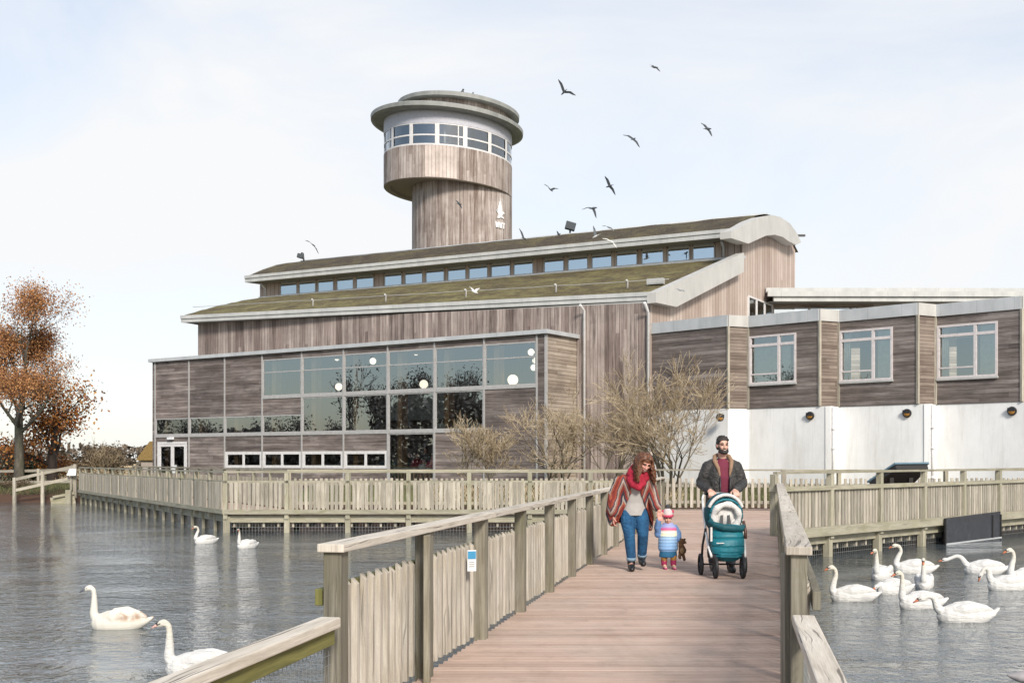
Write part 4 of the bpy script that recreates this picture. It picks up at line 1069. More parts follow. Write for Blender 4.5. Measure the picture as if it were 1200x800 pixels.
# ---------------------------------------------------------------- low roofed link building behind the wing
link = thing('link_building', 'low building with shallow pale roof behind the office wing', 'building', (14, 55, 0))
d0 = 54.6
a, b = P(900, 344, d0), P(1260, 344.5, d0 - .4)
m = MB(); m.poly([a + Z * .05, b + Z * .05, b + V((0, 9, 1.0)), a + V((0, 9, 1.0))]); m.build('roof', M['zinc'], link)
m = MB(); dn = V((0, -1, 0))
m.slab([a + V((0, .4, .34)), b + V((0, .4, .34)), b + V((0, .4, .14)), a + V((0, .4, .14))], V((0, .15, 0)))
m.slab([a + Z * .12, b + Z * .12, b - Z * .12, a - Z * .12], V((0, .2, 0)))
m.slab([a + V((.3, .12, -.13)), b + V((0, .12, -.13)), b + V((0, .12, -.34)), a + V((.3, .12, -.34))], V((0, .2, 0)))
m.build('gutter', M['gutter'], link)
m = MB(); m.poly([a + V((.1, .3, -.33)), b + V((0, .3, -.33)), b + V((0, 1.6, -.28)), a + V((.1, 1.6, -.28))]); m.build('soffit', M['soffit'], link)
wa, wb = a + V((.3, 1.5, 0)), b + V((0, 1.5, 0)); wa.z = wb.z = 0
m = MB(); m.slab([wa + Z * .05, wb + Z * .05, wb + Z * 8.55, wa + Z * 8.55], V((0, .2, 0))); m.slab([wa + Z * 8.95, wb + Z * 8.95, wb + Z * 9.5, wa + Z * 9.5], V((0, .2, 0)))
m.build('wall', M['clad_return'], link)
n = 7
for i in range(n):
    p, q_ = wa.lerp(wb, i / n), wa.lerp(wb, (i + 1) / n)
    f = MB(); f.beam(p + V((.04, .05, 8.55)), p + V((.04, .05, 8.95)), .1, .1, up=V((0, 1, 0))); fo = f.build('window', M['frame'], link)
    f = MB(); f.poly([p + V((.1, .1, 8.55)), q_ + V((0, .1, 8.55)), q_ + V((0, .1, 8.95)), p + V((.1, .1, 8.95))]); f.build('pane', M['glass_sky'], fo)

# ---------------------------------------------------------------- sawtooth office wing
wing = thing('office_wing', 'two storey office wing with zigzag dark boarded upper floor over white walls', 'building', (8, 42.8, 0))
WP = [(763, 45.4), (853, 42.8), (877, 43.15), (960, 41.1), (983, 41.5), (1075, 39.5), (1096.5, 39.95), (1197, 37.9), (1222, 38.3), (1330, 36.3)]
WP = [V(((u - CX) / F * d, d, 0)) for u, d in WP]
ZB, ZPB, ZPT = 3.46, 6.50, 6.92
for i, (p, q_) in enumerate(zip(WP, WP[1:])):
    long = i % 2 == 0
    nrm = V((q_.y - p.y, -(q_.x - p.x), 0)).normalized()
    if nrm.y > 0: nrm = -nrm
    dr_ = (q_ - p).normalized(); L = (q_ - p).length
    m = MB(); m.slab([p + Z * ZB, q_ + Z * ZB, q_ + Z * ZPB, p + Z * ZPB], nrm * -.10)
    pn = M['clad_wing'] if long else M['clad_wing_side']
    kwin = i in (2, 4, 6, 8)
    if not kwin:
        m.build('cladding_panel', pn, wing)
    else:
        off0, off1, z0, z1 = {2: (.05, 2.02, 4.36, 6.15), 4: (.04, 2.04, 4.34, 6.17), 6: (.06, 2.14, 4.34, 6.17), 8: (.1, 2.1, 4.34, 6.17)}[i]
        sc_ = L / 2.9
        at = lambda s, z, o=0.0: p + dr_ * s + Z * z + nrm * o
        m = MB()
        for s0, s1, a0, a1 in ((0, L, ZB, z0), (0, L, z1, ZPB), (off1, L, z0, z1), (0, off0, z0, z1)):
            m.slab([at(s0, a0), at(s1, a0), at(s1, a1), at(s0, a1)], nrm * -.10)
        m.build('cladding_panel', pn, wing)
        f = MB(); fw = .07
        def fb(s0, s1, a0, a1, o=.05, th=.12): f.slab([at(s0, a0, o), at(s1, a0, o), at(s1, a1, o), at(s0, a1, o)], nrm * -th)
        vm = off0 + (off1 - off0) * .64; zt = z1 - .36; zl = z0 + .36
        fb(off0, off0 + fw, z0, z1); fb(off1 - fw, off1, z0, z1); fb(off0 + fw, off1 - fw, z0, z0 + fw); fb(off0 + fw, off1 - fw, z1 - fw, z1)
        fb(vm - .05, vm + .05, z0 + fw, z1 - fw, .045); fb(off0 + fw, vm - .05, zt - .05, zt + .05, .042); fb(vm + .05, off1 - fw, zt - .05, zt + .05, .042); fb(off0 + fw, vm - .05, zl - .025, zl + .025, .04)
        fb(off0 + fw, off0 + fw + .03, z0 + fw, z1 - fw, .03)
        fo = f.build('window', M['frame_pink'], wing)
        for s0, s1, a0, a1 in ((off0 + fw, vm - .05, z0 + fw, zl - .025), (off0 + fw, vm - .05, zl + .025, zt - .05), (off0 + fw, vm - .05, zt + .05, z1 - fw), (vm + .05, off1 - fw, z0 + fw, zt - .05), (vm + .05, off1 - fw, zt + .05, z1 - fw)):
            f = MB(); f.poly([at(s0, a0, .0), at(s1, a0, .0), at(s1, a1, .0), at(s0, a1, .0)]); f.build('pane', M['glass'], fo)
        f = MB(); f.slab([at(off0, z0 - .07, .09), at(off1 + .02, z0 - .07, .09), at(off1 + .02, z0 - .004, .09), at(off0, z0 - .004, .09)], nrm * -.18); f.build('sill', M['gutter'], fo)
        # room behind, with blind or curtain
        f = MB(); f.slab([at(off0 - .02, z0 - .1, -1.6), at(off1 + .6, z0 - .1, -1.6), at(off1 + .6, z1 + .3, -1.6), at(off0 - .02, z1 + .3, -1.6)], nrm * -.05); f.build('inside_wall', M['in_wall'], wing)
        if i == 2:
            f = MB(); f.slab([at(off0 + .1, z0 + .09, -.12), at(off1 - .3, z0 + .09, -.12), at(off1 - .3, z1 - .3, -.12), at(off0 + .1, z1 - .3, -.12)], nrm * -.02); f.build('roller_blind', M['blind'], wing)
        else:
            f = MB()
            for j in range(7): f.tube([at(off0 + .12 + j * .035, z0 + .08, -.14 - .03 * (j % 2)), at(off0 + .12 + j * .035, z1 - .1, -.14 - .03 * (j % 2))], .03, 6)
            f.build('curtain', M['curtain'], wing)
            f = MB(); f.slab([at(vm + .1, z0 + .09, -.14), at(off1 - .05, z0 + .09, -.14), at(off1 - .05, z1 - .08, -.14), at(vm + .1, z1 - .08, -.14)], nrm * -.02); f.build('roller_blind', M['blind'], wing)
            if i == 6:
                f = MB(); f.slab([at(off0 + .1, zt - .1, -.09), at(vm - .02, zt - .1, -.09), at(vm - .02, zt + .06, -.09), at(off0 + .1, zt + .06, -.09)], nrm * -.02); f.build('roller_blind', M['blind'], wing)
    m = MB(); e = .05
    m.slab([p + nrm * .06 + Z * ZPB, q_ + nrm * .06 + Z * ZPB, q_ + nrm * .06 + Z * ZPT, p + nrm * .06 + Z * ZPT], nrm * -.2); m.build('parapet', M['zinc'] if long else M['zinc_pale'], wing)  # returns get the paler metal, their brighter facing put into the colour
    if i > 0:
        m = MB(); m.beam(p + Z * ZB + nrm * .02, p + Z * ZPB + nrm * .02, .09, .09, up=nrm); m.build('corner_trim', M['slat_far'], wing)
m = MB(); m.poly([p + Z * (ZPT - .2) for p in WP] + [V((27, 52, ZPT - .2)), V((10, 54, ZPT - .2))]); m.build('flat_roof', M['soffit'], wing)
m = MB(); m.poly([p + Z * (ZB + .01) for p in WP] + [V((27, 52, ZB + .01)), V((10, 54, ZB + .01))]); m.build('floor_soffit', M['soffit'], wing)
QP = [WP[0], WP[1]]
for i in (2, 4, 6, 8):
    p, q_ = WP[i], WP[i + 1]; n_ = V((q_.y - p.y, p.x - q_.x, 0)).normalized(); n_ = n_ if n_.y < 0 else -n_
    QP += [p - n_ * .03, p + (q_ - p) * 1.15 - n_ * .03]
for i, (p, q_) in enumerate(zip(QP, QP[1:])):
    nrm = V((q_.y - p.y, -(q_.x - p.x), 0)).normalized()
    if nrm.y > 0: nrm = -nrm
    m = MB(); m.slab([p + Z * GZ, q_ + Z * GZ, q_ + Z * (ZB - .01), p + Z * (ZB - .01)], nrm * -.2); m.build('white_wall', M['white_wall'], wing)
for i in (3, 5):
    b = QP[i] + (QP[i + 1] - QP[i]).normalized() * .10 + V((.03, -.07, 0)); m = MB(); m.tube([b + Z * (ZB - .05), b + Z * .05], .045, 8)
    for z in (.9, 1.9, 2.6): m.tube([b + Z * z, b + Z * (z + .08)], .06, 8)
    m.build('downpipe', M['frame_white'], wing)
# round bulkhead lamps
for u, v, i, lab in ((843, 489, 1, 'round amber wall lamp half hidden by the bare shrub'), (950, 487, 2, 'round amber wall lamp on the first white bay of the wing'),
                     (1063.5, 484, 4, 'round amber wall lamp on the middle white bay'), (1186.5, 481.5, 6, 'round amber wall lamp nearest the right edge of the picture')):
    p, q_ = QP[i], QP[i + 1]; nrm = V((q_.y - p.y, -(q_.x - p.x), 0)).normalized(); nrm = nrm if nrm.y < 0 else -nrm
    c = on_plane(u, v, p + nrm * .004, nrm)
    t = thing('wall_lamp', lab, 'lamp', c, group='round lamps on the white wall')
    rot = nrm.to_track_quat('Z', 'Y').to_matrix()
    m = MB(); m.tube([c, c + nrm * .08], .15, 18); m.build('housing', M['black_metal'], t)
    m = MB(); m.ell(c + nrm * .08, (.115, .115, .05), rot); m.build('lens', M['bulk_amber'], t)
    m = MB(); m.box(c + nrm * .105 + Z * .055, (rot @ V((1, 0, 0))) * .12, Z * .055, nrm * .035); m.build('hood', M['black_metal'], t)

# ---------------------------------------------------------------- observation tower
TY = 72.0; px = TY / F
TS = V(((541.5 - 600) * px, TY, 0)); TD = V(((525 - 600) * px, TY, 0))
tower = thing('observation_tower', 'round timber lookout tower with overhanging drum, window band and two disc roofs', 'tower', (TS.x, TS.y, 0))
K = .082
def zz_(v): return CAMZ + (HY - v) * px
m = MB(); m.lathe([(3.12, GZ), (3.12, 19.2)], 72, (TS.x, TS.y)); sh = m.build('shaft', M['clad_tower'], tower)
zd0, zd1, zw1, zh = zz_(227), zz_(191), zz_(166.5), zz_(152)
c = (TD.x, TD.y)
m = MB(); m.lathe([(4.0, zd0), (4.0, zd1)], 96, c, tilt=K); m.build('drum', M['clad_tower'], tower)
m = MB(); m.lathe([(4.02, zd0 + .02), (4.02, zd1 - .02)], 12, c, tilt=K, a0=-17, a1=10.5); m.build('replaced_boards', M['clad_new'], tower, label='pale newer boards')
m = MB(); m.lathe([(.2, zd0 + .12), (3.55, zd0 + .12), (3.6, zd0 - .02), (3.98, zd0 - .02), (3.99, zd0 + .04)], 72, c, tilt=K); m.build('soffit', M['soffit_tan'], tower)
m = MB(); m.lathe([(3.9, zd1), (3.9, zd1 + .04), (.1, zd1 + .04)], 64, c, tilt=K); m.build('lookout_floor', M['in_floor'], tower)
NW = 15
for i in range(NW):
    a0, a1 = -78 + 24 * i, -54 + 24 * i
    f = MB(); w_ = 1.9
    for q0, q1 in ((a0, a0 + w_), (a1 - w_, a1)): f.lathe([(3.93, zd1), (3.99, zd1), (3.99, zw1), (3.93, zw1)], 2, c, tilt=K, a0=q0, a1=q1, sm=False)
    for z0, z1 in ((zd1, zd1 + .10), (zd1 + .56, zd1 + .65), (zw1 - .06, zw1)): f.lathe([(3.92, z0), (3.985, z0), (3.985, z1), (3.92, z1), (3.92, z0)], 6, c, tilt=K, a0=a0 + w_, a1=a1 - w_, sm=False)
    if i % 3 == 0: f.lathe([(3.93, zd1 + .1), (3.98, zd1 + .1), (3.98, zw1), (3.93, zw1)], 2, c, tilt=K, a0=a1 - 6.4, a1=a1 - 5.6, sm=False)
    fo = f.build('window', M['frame_white'], tower)
    for z0, z1 in ((zd1 + .1, zd1 + .56), (zd1 + .65, zw1 - .06)):
        f = MB(); f.lathe([(3.95, z0), (3.95, z1)], 6, c, tilt=K, a0=a0 + w_, a1=a1 - w_, sm=False); f.build('pane', M['glass_clear'], fo)
m = MB(); m.lathe([(3.97, zw1), (4.0, zw1 + .003), (4.0, zh + .15)], 96, c, tilt=K); m.build('head_wall', M['tower_wall'], tower)
m = MB(); m.lathe([(3.9, zw1 + .1), (.1, zw1 + .1)], 48, c, tilt=K); m.build('lookout_ceiling', M['sign_white'], tower)
m = MB(); m.lathe([(.6, zd1), (.6, zw1 + .1)], 24, (c[0] + .8, c[1] + .5), tilt=K); m.build('stair_core', M['in_pale'], tower)
for ang in range(0, 360, 60):
    m = MB(); x, y = c[0] + 3.4 * math.sin(R(ang)), c[1] - 3.4 * math.cos(R(ang)); m.tube([(x, y, zd1 - .3), (x, y, zw1 + .2)], .07, 8); m.build('inside_post', M['frame'], tower)
hc = ((524 - 600) * px, TY)
m = MB(); m.lathe([(3.7, zh - .02), (4.55, zh - .05), (4.74, zh + .02), (4.76, zh + .24), (4.66, zh + .30), (3.6, zh + .62), (.1, zh + .62)], 96, hc, tilt=K + .012); m.build('canopy', M['hat'], tower)
uc = ((537.5 - 600) * px, TY); zu = zz_(134.5)
m = MB(); m.lathe([(3.25, zh + .2), (3.25, zu + .1)], 72, uc, tilt=K); m.build('upper_drum', M['clad_tower'], tower)
m = MB(); m.lathe([(3.0, zu - .02), (3.62, zu - .05), (3.78, zu), (3.80, zu + .22), (3.7, zu + .28), (2.5, zu + .5), (.1, zu + .55)], 96, uc, tilt=K + .018); m.build('disc_roof', M['hat'], tower)
# emblem on the shaft: flying bird over the letters WWT
def wrap(pts2, name, a_c, z_c, parent, rr=3.15, th=.03):
    """outline in metres (x along the surface) bent onto the round shaft"""
    import bmesh
    cu = bpy.data.curves.new(name, 'CURVE'); cu.dimensions = '2D'; cu.fill_mode = 'BOTH'
    for loop in pts2:
        sp = cu.splines.new('POLY'); sp.points.add(len(loop) - 1); sp.use_cyclic_u = True
        for pt, (x, y) in zip(sp.points, loop): pt.co = (x, y, 0, 1)
    o = bpy.data.objects.new('tmp', cu); COL.objects.link(o)
    me = bpy.data.meshes.new_from_object(o.evaluated_get(bpy.context.evaluated_depsgraph_get())); bpy.data.objects.remove(o)
    b = bmesh.new(); b.from_mesh(me)
    bmesh.ops.subdivide_edges(b, edges=b.edges, cuts=2)
    r_ = bmesh.ops.extrude_face_region(b, geom=b.faces[:]); 
    for e in r_['geom']:
        if isinstance(e, bmesh.types.BMVert): e.co.z += th
    for v_ in b.verts:
        a = R(a_c) + v_.co.x / rr; q_ = rr + v_.co.z
        v_.co = V((math.sin(a) * q_, -math.cos(a) * q_, z_c + v_.co.y))
    b.to_mesh(me); b.free(); me.name = name
    o = bpy.data.objects.new(name, me); COL.objects.link(o); me.materials.append(M['emblem']); o.parent = parent
    WORLD[o.name] = WORLD[parent.name]; return o
bird2 = [(-.62, .08), (-.40, -.02), (-.30, -.12), (-.42, .18), (-.30, .14), (-.34, .42), (-.20, .34), (-.18, .72), (-.06, .52), (.02, .95), (.10, .50), (.16, .20), (.24, .0), (.36, .04), (.52, -.02), (.60, -.14), (.44, -.10), (.30, -.20), (.16, -.28), (.26, -.36), (.44, -.36), (.50, -.46), (.30, -.46), (.02, -.42), (-.16, -.50), (-.44, -.52), (-.34, -.40), (-.26, -.26), (-.50, -.02)]
wrap([[(x * .70, y * .86) for x, y in bird2]], 'emblem', 50, zz_(256), tower)
def strokes(lines, w):
    out = []
    for (x0, y0), (x1, y1) in lines:
        d_ = V((x1 - x0, y1 - y0)).normalized() * .0; n_ = V((-(y1 - y0), x1 - x0)).normalized() * w / 2
        out.append([(x0 + n_.x, y0 + n_.y), (x1 + n_.x, y1 + n_.y), (x1 - n_.x, y1 - n_.y), (x0 - n_.x, y0 - n_.y)])
    return out
def letter(ch, x, w=.36, h=.44):
    if ch == 'W': L = [((x, h), (x + w * .25, 0)), ((x + w * .25, 0), (x + w * .5, h * .85)), ((x + w * .5, h * .85), (x + w * .75, 0)), ((x + w * .75, 0), (x + w, h))]
    else: L = [((x, h - .04), (x + w, h - .04)), ((x + w / 2, h - .08), (x + w / 2, 0))]
    for i, s_ in enumerate(strokes(L, .085)): wrap([s_], 'letter', 50, zz_(275), tower, rr=3.15 + .0015 * i)
for ch, x in (('W', -.42), ('W', -.12), ('T', .19)): letter(ch, x, .25, .36)
# ---------------------------------------------------------------- people
def hand(mb, wrist, d, nrm, sc=1.0, curl=(.5, .7, .6), side=1, spread=.02):
    """palm, four unequal bent fingers and a thumb; d points along the fingers, nrm out of the palm"""
    w = V(wrist); d = V(d).normalized(); nrm = V(nrm); nrm = (nrm - d * nrm.dot(d)).normalized(); s = d.cross(nrm).normalized() * side
    k = sc
    for j in range(4):
        o = (j - 1.5) * .019 * k
        mb.caps([w + s * o * .6, w + d * .045 * k + s * o, w + d * .088 * k + s * o], [.016 * k, .017 * k, .0125 * k], 8)
    mb.ell(w + d * .045 * k, (.035 * k, .035 * k, .018 * k), Matrix((s, d, nrm)).transposed())
    for j, (ln) in enumerate((.84, .97, 1.0, .86) if True else ()):
        o = (1.5 - j) * .021 * k; p = w + d * .088 * k + s * o * -1; a = 0; pts = [p]
        for q, l in enumerate((.042, .027, .021)):
            a += curl[q]; dr = d * math.cos(a) + nrm * math.sin(a) + s * (-(1.5 - j)) * spread
            p = p + dr * l * k * ln; pts.append(p)
        mb.caps(pts, [.0105 * k, .0100 * k, .0092 * k, .0082 * k], 8)
    p = w + d * .022 * k + s * .030 * k; q = p + (d * .55 + s * .7 + nrm * .35).normalized() * .036 * k
    mb.caps([p, q, q + (d * .75 + s * .1 + nrm * .55).normalized() * .030 * k, q + (d * .6 - s * .25 + nrm * .75).normalized() * .052 * k], [.0165 * k, .0125 * k, .0108 * k, .009 * k], 8)

def head(mb, c, sc=1.0, rot=None, neck=None, beard=False):
    rot = rot or Matrix.Identity(3); c = V(c); L = lambda x, y, z: c + rot @ V((x, y, z)) * sc
    mb.ell(L(0, .012, .030), (.076 * sc, .094 * sc, .088 * sc), rot, 16, 12)
    mb.ell(L(0, -.028, -.035), (.060 * sc, .062 * sc, .078 * sc), rot, 16, 12)
    mb.ell(L(0, -.062, -.088), (.030 * sc, .024 * sc, .022 * sc), rot)
    mb.caps([L(0, -.086, .020), L(0, -.098, -.008), L(0, -.108, -.026)], [.010 * sc, .012 * sc, .0165 * sc], 8)
    for s in (-1, 1):
        mb.ell(L(s * .013, -.097, -.030), (.010 * sc, .011 * sc, .009 * sc), rot, 8, 6)
        mb.ell(L(s * .036, -.070, -.020), (.024 * sc, .018 * sc, .018 * sc), rot, 8, 6)
        mb.ell(L(s * .078, .010, .002), (.010 * sc, .020 * sc, .031 * sc), rot, 8, 6)
        mb.caps([L(s * .014, -.084, .032), L(s * .052, -.072, .032)], [.010 * sc, .008 * sc], 8)
    mb.caps([L(-.022, -.084, -.060), L(0, -.090, -.058), L(.022, -.084, -.060)], [.008 * sc, .010 * sc, .008 * sc], 8)
    if neck is not None: mb.caps([L(0, .015, -.05), neck], [.056 * sc, .060 * sc], 12)
def face(t, c, sc, rot, smile=True, hair='hair_dark', skinlip='lips'):
    rot = rot or Matrix.Identity(3); c = V(c); L = lambda x, y, z: c + rot @ V((x, y, z)) * sc
    for s in (-1, 1):
        m = MB(); m.ell(L(s * .031, -.080, .012), (.0135 * sc, .010 * sc, .0062 * sc), rot, 10, 8); m.build('eye', M['eye'], t)
        m = MB(); m.caps([L(s * .014, -.094, .032), L(s * .034, -.091, .039), L(s * .052, -.079, .032)], [.0045 * sc, .0055 * sc, .0035 * sc], 6); blob(m, 'eyebrow', M[hair], t, .003, 1)
    m = MB(); m.caps([L(-.025, -.086, -.055), L(-.012, -.0965, -.061), L(.012, -.0965, -.061), L(.025, -.086, -.055)], [.0035 * sc, .0065 * sc, .0065 * sc, .0035 * sc], 8); blob(m, 'lips', M[skinlip], t, .003, 1)
    if smile:
        m = MB(); m.caps([L(-.016, -.1005, -.0575), L(0, -.1035, -.0595), L(.016, -.1005, -.0575)], [.0035 * sc, .0042 * sc, .0035 * sc], 6); m.build('teeth', M['teeth'], t)

def boot(t, mat, ankle, toe, sc=1.0, h=.14, name='boot', sole=True):
    a, b = V(ankle), V(toe); d = (b - a); d.z = 0; d.normalize(); m = MB()
    base = V((a.x, a.y, b.z))
    m.caps([a + Z * h, a + Z * .02, base + Z * .045], [.058 * sc, .056 * sc, .05 * sc], 10)
    m.caps([base - d * .035 * sc + Z * .04 * sc, base + d * .06 * sc + Z * .05 * sc, base + d * .15 * sc + Z * .035 * sc, base + d * .19 * sc + Z * .03 * sc], [.042 * sc, .05 * sc, .045 * sc, .034 * sc], 10)
    o = blob(m, name, mat, t, .01 * sc, 3)
    return o

# --- the man, pushing the pram
man = thing('person', 'smiling bearded man in dark jacket over maroon top pushing the pram', 'person', (2.87, 15.72, 0))
mc = V((0, -.02, 1.705)); hd = Matrix.Rotation(R(8), 3, 'Z')
m = MB()
head(m, mc, 1.0, hd, V((0, .03, 1.50)))
m.tube([(0, .02, .90), (0, .02, 1.05), (0, .02, 1.25), (0, .03, 1.42), (0, .03, 1.52)], [(.16, .11), (.16, .11), (.185, .125), (.19, .11), (.09, .07)], 16, ell=(1, 0, 0))
RH, LH = V((-.225, -.335, 1.105)), V((.105, -.335, 1.105))
for s, hw_ in ((-1, RH), (1, LH)):
    m.caps([(s * .17, .03, 1.45), (s * .205, .03, 1.43), (s * .275, .03, 1.20), hw_], [.06, .062, .052, .032], 10)
    hand(m, hw_, (.02, -1, -.28), (0, -.1, -1), 1.05, (.75, 1.0, .8), side=-s)
m.caps([(-.09, .02, .92), (-.10, -.02, .52), (-.10, .12, .12)], [.095, .068, .045], 10); m.caps([(.09, .02, .92), (.10, -.10, .52), (.09, -.10, .10)], [.095, .068, .045], 10)
m.caps([(-.10, .12, .10), (-.10, .02, .05)], [.045, .04]); m.caps([(.09, -.10, .08), (.09, -.22, .04)], [.045, .038])
blob(m, 'body', M['skin'], man, .0075, 3)
face(man, mc, 1.0, hd)
L = lambda x, y, z: mc + hd @ V((x, y, z))
m = MB()                                                                  # beard and moustache
for a in range(-7, 8):
    th = a / 7 * 1.30; x = math.sin(th) * .066; y = -.030 - math.cos(th) * .060
    m.caps([L(x * 1.02, y + .012, -.050 + .055 * (abs(a) / 7) ** 3), L(x * .98, y + .004, -.080), L(x * .82, y + .002, -.104 + .02 * (abs(a) / 7) ** 2)], [.005, .0125, .013], 8)
for s in (-1, 1): m.caps([L(0, -.098, -.0455), L(s * .024, -.093, -.0485), L(s * .042, -.076, -.070)], [.0045, .006, .008], 8)
m.caps([L(-.02, -.088, -.088), L(.02, -.088, -.088)], [.022, .022], 8)
blob(m, 'beard', M['hair_dark'], man, .006, 2, cut=lambda c: (lambda q: abs(q.x) < .026 and -.0665 < q.z < -.052 and q.y < -.08)(hd.inverted() @ (c - mc)))
m = MB()                                                                  # short hair, quiff
m.ell(L(0, .020, .040), (.081, .097, .088), hd, 18, 12); m.ell(L(0, .05, .01), (.08, .075, .09), hd)
for a in range(-5, 6): m.caps([L(a * .0125, -.060 + abs(a) * .003, .090 - abs(a) * .002), L(a * .0125 + .006, -.030, .122 - a * a * .0016), L(a * .013, .03, .130 - a * a * .0018)], [.010, .014, .015], 8)

def hcut(c, mc=mc, hd=hd):
    q = hd.inverted() @ (c - mc); return q.y < -.045 and q.z < .076 or q.y < -.018 and q.z < .022 or q.z < -.05
blob(m, 'hair', M['hair_dark'], man, .006, 2, cut=hcut, solid=.006)
m = MB(); r3 = random.Random(5)
for k in range(90):
    x = r3.uniform(-.066, .066); y = r3.uniform(-.068, .02); zt = .040 + .093 * math.sqrt(max(.05, 1 - (x / .086) ** 2 - ((y - .02) / .108) ** 2)); j = r3.uniform(-.01, .01)
    m.tube([L(x, y, zt - .008), L(x * 1.05 + j, y + .012, zt + r3.uniform(.004, .016)), L(x * 1.05 + j * 2 + .008, y + .04, zt + r3.uniform(.0, .012))], [.005, .0055, .002], 5, r=r3.random())
m.build('hair_tufts', M['hair_dark'], man)
m = MB(); m.tube([(0, .02, .93), (0, .02, 1.1), (0, .02, 1.28), (0, .025, 1.42), (0, .03, 1.50), (0, .03, 1.535)], [(.18, .128), (.18, .125), (.195, .140), (.18, .118), (.10, .08), (.075, .072)], 20, ell=(1, 0, 0)); blob(m, 'shirt', M['maroon'], man, .01, 3)
m = MB()                                                                  # jacket
m.tube([(0, .02, .84), (0, .02, 1.0), (0, .02, 1.15), (0, .02, 1.30), (0, .03, 1.43), (0, .035, 1.50), (0, .035, 1.535)], [(.225, .155), (.22, .152), (.22, .15), (.228, .152), (.205, .13), (.12, .10), (.095, .09)], 24, ell=(1, 0, 0))
for s, hw_ in ((-1, RH), (1, LH)):
    e = V((s * .275, .035, 1.19)); wv = hw_ + (e - hw_).normalized() * .035
    m.caps([(s * .12, .03, 1.455), (s * .190, .03, 1.415), (s * .242, .03, 1.30), e, e.lerp(wv, .5) + Z * -.01, wv], [.075, .085, .076, .072, .062, .050], 14)
    for f in (.2, .45, .7): q = e.lerp(wv, f); m.ell(q, (.072 - .02 * f,) * 3)
    m.ell(e + V((s * .0, .02, .03)), .072)
m.ell((0, .05, 1.3), (.20, .14, .2))
jc = blob(m, 'jacket', M['jacket'], man, .011, 3, cut=lambda c: c.y < -.03 and abs(c.x - .012) < .062 + max(0, (c.z - 1.3)) * .20 and .8 < c.z or c.z > 1.535, solid=.012)
m = MB()
for s in (-1, 1): m.caps([(s * .065 + .01, -.125, 1.30), (s * .085 + .01, -.112, 1.40), (s * .115, -.055, 1.500), (s * .098, .04, 1.565), (s * .04, .115, 1.585)], [.012, .026, .032, .030, .03], 10)
m.caps([(-.04, .115, 1.58), (.04, .115, 1.58)], [.03, .03]); blob(m, 'collar', M['collar'], man, .008, 3)
for s in (-1, 1):
    m = MB(); m.tube([(s * .064 + .012, -.148, .90), (s * .064 + .012, -.148, 1.1), (s * .067 + .012, -.152, 1.28)], .008, 6); m.build('zip', M['black_metal'], man)
m = MB(); m.caps([(-.095, .02, .92), (-.105, -.02, .52), (-.105, .12, .13)], [.115, .085, .068], 12); m.caps([(.095, .02, .92), (.105, -.10, .52), (.095, -.10, .12)], [.115, .085, .068], 12); m.ell((0, .02, .95), (.18, .13, .14)); blob(m, 'trousers', M['trouser'], man, .011, 3)
boot(man, M['boot'], (-.105, .12, .10), (-.105, -.10, .0), 1.05, .08, 'shoe'); boot(man, M['boot'], (.095, -.10, .08), (.095, -.3, .0), 1.05, .08, 'shoe')

# --- the woman, looking down at the child
wom = thing('person', 'woman in patterned wrap, red scarf and blue jeans looking down at the toddler', 'person', (1.70, 15.85, 0))
wc = V((.10, -.20, 1.435)); wr = Matrix.Rotation(R(14), 3, 'Z') @ Matrix.Rotation(R(30), 3, 'X') @ Matrix.Rotation(R(10), 3, 'Y')
m = MB()
head(m, wc, .97, wr, V((.02, -.07, 1.27)))
m.tube([(-.02, .04, .80), (-.02, .03, .92), (-.02, .0, 1.06), (-.01, -.04, 1.2), (.01, -.06, 1.29)], [(.165, .115), (.15, .11), (.15, .11), (.165, .10), (.07, .06)], 16, ell=(1, 0, 0))
WL = V((.295, -.17, .800)); WR = V((-.30, -.03, .72))
m.caps([(.14, -.05, 1.23), (.185, -.05, 1.20), (.26, -.04, .98), WL], [.055, .055, .045, .027], 10)
m.caps([(-.16, -.03, 1.23), (-.205, -.03, 1.20), (-.29, .0, .96), WR], [.055, .055, .045, .027], 10)
hand(m, WL, (.10, -.08, -1), (.2, -1, 0), .9, (.35, .6, .5), side=-1)
hand(m, WR, (-.02, -.05, -1), (1, 0, 0), .9, (.4, .6, .5), side=1)
m.caps([(-.10, .03, .82), (-.085, -.06, .47), (-.06, -.02, .12)], [.105, .068, .042], 10); m.caps([(.06, .03, .82), (.095, -.02, .48), (.10, .14, .17)], [.105, .068, .042], 10)
m.caps([(-.06, -.02, .09), (-.07, -.12, .04)], [.042, .036]); m.caps([(.10, .14, .15), (.10, .05, .08)], [.042, .036])
blob(m, 'body', M['skin_rosy'], wom, .0075, 3)
face(wom, wc, .97, wr, True, 'hair_brown')
L = lambda x, y, z: wc + wr @ V((x, y, z)) * .97
m = MB(); m.ell(L(0, .022, .045), (.088, .103, .095), wr, 18, 12)
r2 = random.Random(3)
for k in range(64):                                                       # loose curls to the shoulders
    a = R(-118 + 236 * k / 63 + r2.uniform(-4, 4)) + math.pi / 2
    x, y = math.cos(a) * .086, .018 + math.sin(a) * .085
    tp = L(x * .55, y * .6 + .0, .118); md = L(x * 1.08, y, .03); p0 = md
    ln = r2.uniform(.17, .27); pts = [tp, L(x * .95, y, .085), md]
    ph = r2.random() * 6
    for j in range(1, 6):
        f = j / 5; q = md + V((wr @ V((x, y, 0))).normalized()) * (.035 * f + .014 * math.sin(ph + j * 1.5)) - Z * ln * f + V((.012 * math.cos(ph + j * 1.9), .010 * math.sin(ph + j * 1.3), 0))
        pts.append(q)
    m.caps(pts, [.012, .016, .017, .017, .016, .015, .013, .008], 6)
hr = blob(m, 'hair', M['hair_brown'], wom, .0075, 1)
m = MB()
